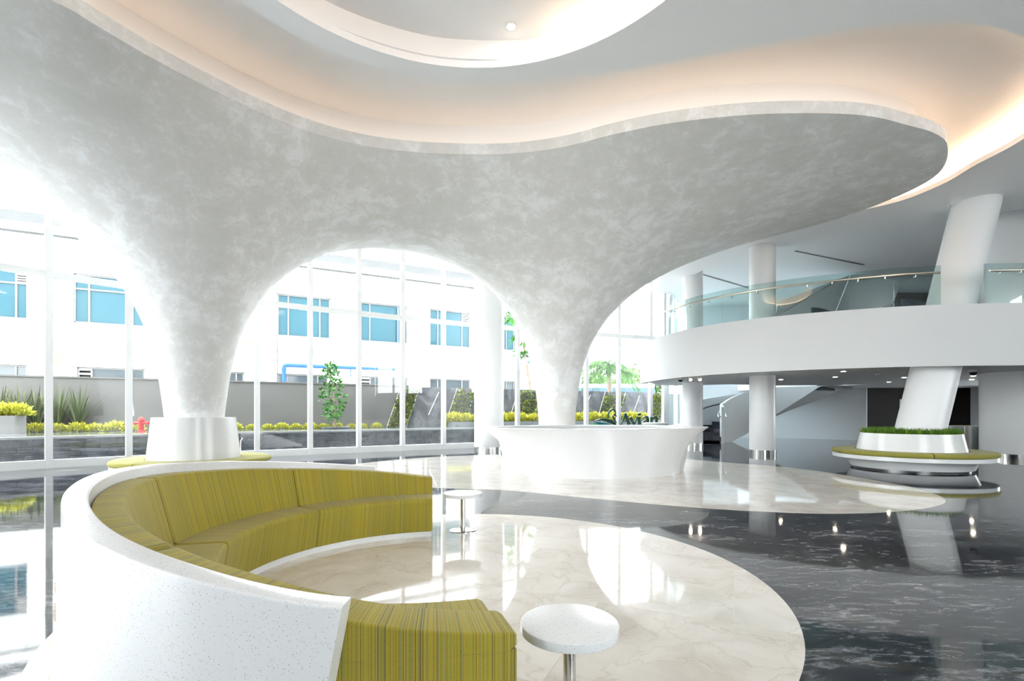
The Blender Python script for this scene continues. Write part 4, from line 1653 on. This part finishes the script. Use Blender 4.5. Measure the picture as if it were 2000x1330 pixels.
label_shrubs(SHRUBS, 'bright yellow trough shrub', [(800, 956, 'left of the thick white column'), (956, 1090, 'between thick column and right trunk'), (1090, 1145, 'just right of the right trunk'),
                                                    (1145, 1208, 'behind the swan emblem'), (1208, 1300, 'behind the sign lettering')])
SHRUBS = []
# long low trough under the slate wall
tr = thing('stone_trough', 'long dark grey planting trough below the slate wall', 'planter', (*GW.at(GW.s_of(1050), -0.8), 0.7))
GW.box(MB(), GW.s_of(872), GW.s_of(1262), 0.766, 1.0, -1.25, -0.2).build('body', 'pond_rim', tr)
GW.box(MB(), GW.s_of(872) + 0.05, GW.s_of(1262) - 0.05, 1.0, 1.01, -1.18, -0.25).build('soil', 'soil', tr)
# planter box at the far left
pl = thing('garden_planter', 'plain grey planter box with yellow shrubs outside the leftmost window', 'planter', (*GW.at(GW.s_of(70), -1.5), 0.7))
GW.box(MB(), GW.s_of(-40), GW.s_of(140) - 0.9, 0.766, 1.36, -2.2, -1.2).build('body', 'planter_grey', pl)
GW.box(MB(), GW.s_of(-40) + 0.06, GW.s_of(140) - 0.96, 1.36, 1.37, -2.12, -1.28).build('soil', 'soil', pl)
for f in np.linspace(0.04, 0.93, 6):
    p = GW.at(GW.s_of(-40) + f * (GW.s_of(140) - 0.9 - GW.s_of(-40)), -1.7)
    SHRUBS.append((f, put_hedge(p[0], p[1], 1.36, random.uniform(0.8, 1.0), 'yellow green shrub growing in the grey planter box at far left', 'yellow shrubs in the grey planter box')))
label_shrubs(SHRUBS, 'yellow shrub in the grey planter box', [(-1, 2, 'at far left')])


def make_reflection_plant(label, p, h, n, mat='leaf_muted'):  # plants modelled where the window glass only shows a reflection
    t = thing('strap_leaf_plant', label, 'plant', p, 'green strap leaf plants in front of the grey wall')
    g = MB()
    for i in range(n):
        a = random.uniform(0, 2 * PI)
        sp = random.uniform(0.15, 0.8)
        L = h * random.uniform(0.7, 1.15)
        u = Vector((math.cos(a), math.sin(a), 0))
        w = Vector((-u.y, u.x, 0)) * 0.035
        pts = [Vector(p) + u * (sp * s * L * 0.6) + Vector((0, 0, L * (s - 0.42 * sp * s * s))) for s in np.linspace(0, 1, 6)]
        V = []
        for k, q_ in enumerate(pts):
            ww = w * (1 - (k / 5) ** 2 * 0.95)
            V += [q_ - ww, q_ + ww]
        g.add(V, [(2 * k, 2 * k + 1, 2 * k + 3, 2 * k + 2) for k in range(5)], None, random.random() + 0.001)
    g.build('leaves', mat, t)
    MB().tube([p, (p[0], p[1], p[2] + 0.25)], 0.05, 8).build('stem', 'bark', t)


for k, px in enumerate((10, 48, 82, 122, 160)):
    p = GW.at(GW.s_of(px), -0.45)
    make_reflection_plant(['green strap leaf plant against the grey wall at the far left edge', 'green strap leaf plant second from the left against the grey wall', 'green strap leaf plant just left of the first mullion',
                 'green strap leaf plant just right of the first mullion', 'rightmost green strap leaf plant against the grey wall'][k], (p[0], p[1], 0.77), 1.75, 60)

# young tree with large glossy leaves
p = GW.at(GW.s_of(648), -1.2)
yt = thing('young_tree', 'slim young tree with glossy green leaves in front of the grey wall', 'tree', (p[0], p[1], 0.76))
kd = p[1] / F
MB().tube([(p[0], p[1], 0.74), (p[0] - 0.05, p[1], 1.6), (p[0] - 0.12, p[1], 2.5), (p[0] - 0.25, p[1], 3.45)], [0.045, 0.035, 0.025, 0.012], 8).build('trunk', 'bark', yt, 60)
g = MB()
br = MB()
for i in range(46):
    z = 1.0 + 2.55 * i / 46
    s = (z - 1.0) / 2.55
    wdt = 0.16 + 0.42 * math.sin(PI * min(1, s * 0.9 + 0.12)) * (1 - 0.45 * s)
    a = i * 2.4
    r = wdt * random.uniform(0.5, 1.05)
    bx, by, bz = p[0] - 0.05 - 0.2 * s + r * math.cos(a), p[1] + r * math.sin(a), z + 0.1
    br.tube([(p[0] - 0.2 * s, p[1], z - 0.25), (bx, by, bz)], 0.008, 4)
    for j in range(13):
        v = Vector(RNG.normal(size=3)).normalized()
        g.leaf(Vector((bx, by, bz)) + v * 0.05, v + Vector((0, 0, 0.3)), random.uniform(0.13, 0.21), 0.1, random.random() + 0.001)
br.build('branches', 'bark', yt)
g.build('leaves', 'leaf_green', yt)
MB().lathe([(0.001, 0.0), (0.55, 0.0), (0.62, 0.07), (0.5, 0.07), (0.45, 0.04), (0.001, 0.04)], (p[0], p[1], 0.77), 32).build('planting_ring', 'pond_rim', yt, 40)

# leafy branch tree beside the right trunk
p = pz(1018, 700, 30)
ft = thing('frangipani_tree', 'tree with long green leaves behind the column and the right trunk', 'tree', (p[0] + 0.4, 30, GZ))
MB().tube([(p[0] + 0.5, 30, GZ), (p[0] + 0.5, 30, 3.0), (p[0] + 0.2, 30, 5.0), (p[0], 30, 7.0)], [0.15, 0.13, 0.1, 0.05], 8).build('trunk', 'bark', ft, 60)
g = MB()
for (qx, qy) in ((998, 622), (1003, 640), (1012, 690), (1020, 672), (1028, 690), (1035, 655), (1020, 605), (1045, 630), (1060, 660), (990, 610), (1040, 700), (1008, 660)):
    c = Vector(pz(qx, qy, 30))
    for j in range(16):
        v = Vector(RNG.normal(size=3)).normalized()
        v.z = v.z * 0.6 - 0.1
        g.leaf(c, v, random.uniform(0.4, 0.65), 0.14, random.random() + 0.001, 0.25)
g.build('leaves', 'leaf_green', ft)

# palm
pd = 36.0
pc = Vector(pz(1189, 716, pd))
pm = thing('palm_tree', 'palm tree with drooping fronds beyond the slate wall', 'palm', (pc.x, pd, GZ))
MB().tube([(pc.x + 0.15, pd, GZ), (pc.x + 0.1, pd, 2.0), (pc.x, pd, pc.z - 0.1)], [0.24, 0.2, 0.16], 10).build('trunk', 'bark', pm, 60)
for i in range(26):
    g = MB()
    a = i * 2.399
    el = random.uniform(-0.1, 1.15)
    L = random.uniform(2.0, 2.7)
    u = Vector((math.cos(a), math.sin(a), 0))
    pts = []
    for s in np.linspace(0, 1, 9):
        pts.append(pc + u * (L * s * math.cos(el * (1 - 0.3 * s))) + Vector((0, 0, L * (math.sin(el) * s - (0.75 + 0.2 * math.cos(el)) * s * s))))
    sd = Vector((-u.y, u.x, 0))
    for k in range(8):
        for q_ in (0.0, 0.35, 0.7):
            c = pts[k].lerp(pts[k + 1], q_)
            tdir = (pts[k + 1] - pts[k]).normalized()
            f = (k + q_) / 8
            ll = 0.75 * math.sin(PI * min(1, 0.15 + 0.85 * f)) + 0.12
            for sg in (-1, 1):
                g.leaf(c, sd * sg + tdir * 0.7 + Vector((0, 0, -0.45)), ll, 0.085, random.random() + 0.001, 0.15, nrm=(0, 0, 1))
    fr = g.build('frond', 'leaf_palm', pm)
    MB().tube(pts, [0.03 * (1 - 0.09 * k) for k in range(9)], 5).build('rib', 'leaf_palm', fr)

# trees beyond
def far_tree(label, px, py, d, r, hgt, n=700, mat='leaf_tree'):
    c = Vector(pz(px, py, d))
    t = thing('leafy_tree', label, 'tree', (c.x, d, GZ), 'trees beyond the slate wall')
    MB().tube([(c.x, d, GZ), (c.x, d, c.z)], [0.2, 0.1], 8).build('trunk', 'bark', t, 60)
    g = MB()
    for i in range(n):
        v = Vector(RNG.normal(size=3)).normalized() * random.uniform(0.3, 1.0) ** 0.6
        p = c + Vector((v.x * r, v.y * r, v.z * hgt * (0.75 + 0.25 * math.sin(5 * v.x + 3 * v.y))))
        g.leaf(p, Vector(RNG.normal(size=3)), 0.32, 0.2, random.random() + 0.001)
    g.build('crown', mat, t)


far_tree('bushy green tree to the right of the palm', 1236, 742, 44, 1.5, 1.5)
far_tree('light green tree left of the palm behind the trunk', 1160, 744, 44, 1.2, 1.1)
far_tree('small tree by the corner post beyond the slate wall', 1277, 745, 45, 1.0, 1.1)
far_tree('low green tree in the gap between palm and corner post', 1213, 752, 50, 1.4, 1.1)
cz = thing('cypress_tree', 'narrow dark cypress beside the corner post', 'tree', (*gp(1287, 860, 0)[:1], 33, GZ))
c = pz(1286, 735, 33)
g = MB()
for i in range(500):
    s = random.random()
    a = random.uniform(0, 2 * PI)
    r = 0.28 * (1 - s) * random.uniform(0.4, 1)
    g.leaf((c[0] + r * math.cos(a), 33 + r * math.sin(a), 2.2 + 3.0 * s), (math.cos(a) * .4, math.sin(a) * .4, 1), 0.22, 0.08, random.random() * 0.5 + 0.001)
g.build('foliage', 'leaf_palm', cz)
MB().tube([(c[0], 33, GZ), (c[0], 33, 4.8)], [0.08, 0.02], 6).build('trunk', 'bark', cz)

# low shed with blue and white roof beyond
sh = thing('low_shed', 'low shed with a white and blue roof beyond the slate wall', 'building', (7, 40, GZ))
for y0, y1, mt, nm in ((750, 757, 'roof_white', 'roof_edge'), (757, 770, 'roof_blue', 'roof_band')):
    a, b = pz(1130, y1, 40), pz(1262, y0, 40)
    MB().box(((a[0] + b[0]) / 2, 40.5, (a[2] + b[2]) / 2), (b[0] - a[0] + 1.5, 1.2, b[2] - a[2])).build(nm, mt, sh)
MB().box((7.6, 41.2, 1.2), (6.0, 0.3, 2.5)).build('wall', 'cladding', sh)

# ---------------------------------------------------------------- building across the garden
BP = Plane(27.0)
bld = thing('office_building', 'white panelled office building with teal windows across the garden', 'building', (*BP.at(8), GZ))
tb0, tb1 = BP.s_of(-150) - 30, BP.s_of(1045)
zline = lambda px, py: BP.z_of(px, py)
z_par1, z_par0 = zline(0, 405), zline(0, 430)
z_cor = zline(0, 446)
BP.box(MB(), tb0, tb1, GZ, z_par1, 0.32, 9.0).build('core', 'cladding_gap', bld)
BP.box(MB(), tb0, tb1, z_par0, z_par1, 0.1, 0.35).build('parapet', 'parapet_metal', bld)
BP.box(MB(), tb0, tb1, z_cor, z_par0, -0.25, 0.35).build('cornice', 'cladding', bld)
BP.box(MB(), tb0, tb1, z_cor - 0.07, z_cor, -0.1, 0.35).build('cornice_shadow_gap', 'parapet_metal', bld)
z_w1, z_w0 = zline(143, 533), zline(143, 629)
z_l1 = zline(160, 717)
z_l0 = z_l1 - 1.6
wins = []          # (t0, t1, z0, z1, kind)
for a, b in ((-70, 53), (143, 285), (542, 645), (704, 796), (840, 919), (985, 1010)):
    wins.append((BP.s_of(a), BP.s_of(b), z_w0, z_w1, 'up'))
for a, b in ((-70, 52), (150, 282), (400, 476), (541, 640), (705, 796), (840, 919), (985, 1010)):
    wins.append((BP.s_of(a), BP.s_of(b), z_l0, z_l1, 'low'))
cols = sorted({round(v, 3) for w in wins for v in w[:2]} | {round(tb0, 3), round(tb1, 3)})
cs = [cols[0]]
for c in cols[1:]:
    if c - cs[-1] > 3.4:
        n = int((c - cs[-1]) // 2.4) + 1
        a = cs[-1]
        cs += [a + (c - a) * k / n for k in range(1, n)]
    if c - cs[-1] > 0.02:
        cs.append(c)
rows = [GZ, z_l0, z_l1, z_l1 + 0.75, z_w0 - 1.0, z_w0, (z_w0 + z_w1) / 2, z_w1, z_w1 + 0.9, z_w1 + 1.75, z_cor - 0.07]
rows = sorted(rows)
for i in range(len(cs) - 1):
    for j in range(len(rows) - 1):
        a, b, c, d = cs[i], cs[i + 1], rows[j], rows[j + 1]
        cm, zm = (a + b) / 2, (c + d) / 2
        if any(w[0] < cm < w[1] and w[2] < zm < w[3] for w in wins):
            continue
        BP.box(MB(), a + 0.016, b - 0.016, c + 0.016, d - 0.016, 0.0, 0.3).build('cladding_panel', 'cladding', bld)
for k, (a, b, c, d, kind) in enumerate(wins):
    wf = MB()
    for f0, f1 in ((a, a + 0.07), (b - 0.07, b)):
        BP.box(wf, f0, f1, c, d, 0.12, 0.24)
    for f0, f1 in ((c, c + 0.07), (d - 0.07, d)):
        BP.box(wf, a, b, f0, f1, 0.12, 0.24)
    W = wf.build('window_frame', 'window_frame', bld)
    xs = [a, a + (b - a) * 0.2, a + (b - a) * 0.8, b]
    zt2 = d - (d - c) * 0.3
    zs_ = [c, zt2, d] if kind == 'up' else [c, d]
    for i in range(3):
        for j in range(len(zs_) - 1):
            if kind == 'low' and k % 3 == 1 and i == 0:
                for s in range(7):
                    z = c + (d - c) * (s + 0.5) / 7
                    BP.box(MB(), xs[i] + 0.05, xs[i + 1] - 0.05, z - 0.05, z + 0.05, 0.15, 0.2).build('louvre_slat', 'louvre', W)
                continue
            if kind == 'up' and i == 2 and j == 1 and k in (0, 3, 4):
                for s in range(6):
                    z = zs_[1] + (d - zs_[1]) * (s + 0.5) / 6
                    BP.box(MB(), xs[i] + 0.05, xs[i + 1] - 0.05, z - 0.035, z + 0.035, 0.15, 0.2).build('louvre_slat', 'louvre', W)
                continue
            BP.box(MB(), xs[i] + 0.04, xs[i + 1] - 0.04, zs_[j] + 0.04, zs_[j + 1] - 0.04, 0.2, 0.22).build('pane', 'teal_glass' if kind == 'up' else 'dark_glass', W)
    for xx in xs[1:3]:
        BP.box(MB(), xx - 0.04, xx + 0.04, c + 0.07, d - 0.07, 0.14, 0.24).build('glazing_bar', 'window_frame', W)
    if kind == 'up':
        BP.box(MB(), a + 0.07, b - 0.07, zt2 - 0.04, zt2 + 0.04, 0.13, 0.2).build('glazing_bar', 'window_frame', W)
# rust stains running down the joints
for px, y0, y1, w in ((108, 505, 548, 0.05), (108, 555, 590, 0.04), (110, 690, 712, 0.22), (293, 690, 712, 0.12), (481, 667, 671, 0.35), (688, 570, 585, 0.06)):
    t_ = BP.s_of(px)
    BP.box(MB(), t_ - w, t_ + w, zline(px, y1), zline(px, y0), -0.012, 0.0).build('rust_streak', 'rust', bld)

# blue pipe
bp_ = thing('blue_pipe', 'bright blue water pipe running along the white building', 'pipe', (*BP.at(BP.s_of(554), -0.3), GZ))


def bpt(px, py, out=-0.3):
    t_ = BP.s_of(px)
    p_ = BP.at(t_, out)
    return (p_[0], p_[1], zline(px, py))


za = zline(560, 714)
P0 = BP.at(BP.s_of(554), -0.3)
P1 = BP.at(BP.s_of(779), -0.3)
MB().tube([(*P0, GZ), (*P0, za - 0.15), (*(P0 + E_ * 0.05), za - 0.04), (*(P0 + E_ * 0.15), za), (*P1, za), (*P1, zline(781, 600))], [0.13, 0.13, 0.13, 0.13, 0.11, 0.08], 12).build('pipe_run', 'blue_pipe', bp_, 50)
for f in (0.55, 0.85):
    q_ = P0 + (P1 - P0) * f
    MB().box((q_[0], q_[1], za - 0.32), (0.06, 0.06, 0.5), WANG).build('bracket', 'blue_pipe', bp_)
MB().lathe([(0.15, -0.08), (0.15, 0.08)], (P0[0], P0[1], za - 0.3), 16).build('collar', 'blue_pipe', bp_, 50)

# fire hydrant outside
p = GW.at(GW.s_of(292), -1.6)
hy = thing('fire_hydrant', 'small red fire hydrant beyond the left trunk pedestal', 'hydrant', (p[0], p[1], 0.76))
MB().lathe([(0.12, 0.0), (0.12, 0.04), (0.085, 0.06), (0.085, 0.4), (0.11, 0.42), (0.11, 0.45), (0.07, 0.52), (0.001, 0.56)], (p[0], p[1], 0.76), 20).build('barrel', 'hydrant_red', hy, 40)
for s in (-1, 1):
    a_ = Vector((p[0], p[1], 1.08))
    MB().tube([a_, a_ + Vector((s * 0.2, 0, 0))], 0.05, 12).build('outlet', 'hydrant_red', hy, 50)
    MB().tube([a_ + Vector((s * 0.2, 0, 0)), a_ + Vector((s * 0.26, 0, 0))], 0.065, 6).build('cap', 'hydrant_red', hy, 30)

# ---------------------------------------------------------------- logo sign standing just inside the window
SD = 22.7
SO = np.array([(1165 - CX) * SD / F, SD])   # left end of the sign
sx = np.array([math.cos(0.36), math.sin(0.36)])
sign = thing('logo_sign', 'dark green swan logo sign lettered Avian standing behind the reception desk', 'sign', (*SO, 0.6))
# sign-plane coordinates: u along the sign, v upward, both from photo pixels
KU = 22.9 / F


def sp_(px, py):
    k = (px - CX) / F
    t_ = (k * SO[1] - SO[0]) / (sx[0] - k * sx[1])
    q_ = SO + sx * t_
    return (t_, H + (V0 - py) * q_[1] / F)


def extrude(poly, name, mat, th_=0.06, parent=None):
    n = len(poly)
    V = []
    nr = np.array([sx[1], -sx[0]])
    for s in (0.0, th_):
        for u_, v_ in poly:
            q_ = SO + sx * u_ + nr * s
            V.append((q_[0], q_[1], v_))
    m = MB().add(V, [tuple(range(n)), tuple(reversed(range(n, 2 * n)))] + [(i, n + i, n + (i + 1) % n, (i + 1) % n) for i in range(n)])
    return m.build(name, mat, parent or sign)


def stroke(pts, ws):
    """tapered brush stroke through zoom-pixel points"""
    C = catmull([np.array([*sp_(*p)]) for p in pts], 8, False)
    W = np.interp(np.linspace(0, 1, len(C)), np.linspace(0, 1, len(ws)), ws) * KU
    L = offset(C, 1.0, False) - C
    return [tuple(C[i] + L[i] * W[i] / 2) for i in range(len(C))] + [tuple(C[i] - L[i] * W[i] / 2) for i in reversed(range(len(C)))]


def zp(x, y):                                # close-up pixels (0.09 photo pixels each) to photo pixels
    return (1140 + x * 0.09, 780 + y * 0.09)


def zs2(pts, ws, name, mat='sign_dark_green'):
    return extrude(stroke([zp(*p) for p in pts], [w * 0.09 for w in ws]), name, mat)


# swan
zs2([(520, 405), (530, 300), (575, 235), (625, 220), (670, 250), (685, 300), (665, 340)], [22, 26, 30, 30, 26, 24, 30], 'swan_neck')
zs2([(640, 318), (665, 330), (690, 352), (715, 378)], [8, 34, 22, 4], 'swan_head')
zs2([(675, 345), (625, 360), (640, 410), (685, 480), (712, 520)], [10, 22, 22, 30, 8], 'swan_throat')
zs2([(240, 455), (400, 440), (560, 475), (660, 530), (725, 580)], [4, 50, 75, 55, 4], 'wing_leaf', 'sign_dark_green')
zs2([(225, 490), (340, 530), (480, 560), (600, 590), (730, 630)], [4, 70, 90, 60, 4], 'wing_leaf', 'sign_teal')
zs2([(215, 515), (280, 580), (360, 630), (420, 665)], [4, 60, 55, 4], 'wing_leaf', 'sign_green')
# letters
L_ = thing('x', 'x', 'x')
bpy.data.objects.remove(L_)


def letter(name, strokes):
    root = None
    for pts, ws in strokes:
        o = extrude(stroke([zp(*p) for p in pts], [w * 0.09 for w in ws]), name if root is None else 'letter_stroke', 'sign_dark_green', parent=root)
        if root is None:
            root = o


letter('letter_A', [([(800, 548), (850, 430), (900, 305)], [24, 26, 34]), ([(885, 300), (935, 430), (985, 545)], [50, 62, 66]), ([(840, 470), (930, 470)], [22, 22])])
letter('letter_v', [([(1000, 380), (1040, 460), (1085, 545)], [50, 54, 50]), ([(1150, 378), (1120, 460), (1080, 545)], [26, 26, 30])])
letter('letter_i', [([(1198, 378), (1196, 460), (1210, 545)], [60, 58, 62]), ([(1165, 325), (1197, 325), (1232, 325)], [30, 66, 30])])
letter('letter_a', [([(1270, 400), (1320, 380), (1375, 390), (1385, 450), (1385, 545)], [16, 34, 50, 56, 56]), ([(1380, 455), (1310, 470), (1275, 510), (1300, 540), (1375, 520)], [24, 34, 44, 40, 24])])
letter('letter_n', [([(1462, 385), (1462, 470), (1462, 545)], [56, 56, 56]), ([(1470, 420), (1520, 385), (1562, 400), (1572, 470), (1572, 545)], [24, 40, 50, 54, 54])])
fc = bpy.data.curves.new('brands', 'FONT')
fc.body = 'BRANDS'
fc.size = 0.26
fc.extrude = 0.02
fo = bpy.data.objects.new('small_lettering_curve', fc)
COL.objects.link(fo)
bpy.context.view_layer.update()
me = bpy.data.meshes.new_from_object(fo.evaluated_get(bpy.context.evaluated_depsgraph_get()))
bpy.data.objects.remove(fo)
u0, v0 = sp_(*zp(1020, 597))
ang = math.atan2(sx[1], sx[0])
q_ = SO + sx * u0
me.transform(Matrix.Translation((q_[0], q_[1], v0 - 0.19)) @ Matrix.Rotation(ang, 4, 'Z') @ Matrix.Rotation(PI / 2, 4, 'X'))
o = link_mesh('small_lettering', me, 'sign_dark_green', sign)
# mounting rail, pins and feet
ua, ub = sp_(*zp(230, 700))[0], sp_(*zp(1600, 700))[0]
bk = np.array([-sx[1], sx[0]]) * 0.05
qa, qb = SO + sx * ua + bk, SO + sx * ub + bk
MB().bar((*qa, 0.70), (*qb, 0.70), 0.05, 0.05).build('mounting_rail', 'steel', sign)
for f in (0.1, 0.5, 0.9):
    q_ = qa + (qb - qa) * f
    MB().box((q_[0], q_[1], 0.35), (0.05, 0.05, 0.70)).build('foot', 'steel', sign)
for zx, zy in ((400, 470), (560, 560), (690, 500), (880, 470), (985, 540), (1080, 530), (1205, 520), (1385, 530), (1462, 530), (1572, 530)):
    u1, v1 = sp_(*zp(zx, zy))
    q_ = SO + sx * u1 + bk * 0.6
    MB().tube([(q_[0], q_[1], 0.72), (q_[0], q_[1], v1)], 0.008, 6).build('pin', 'steel', sign)
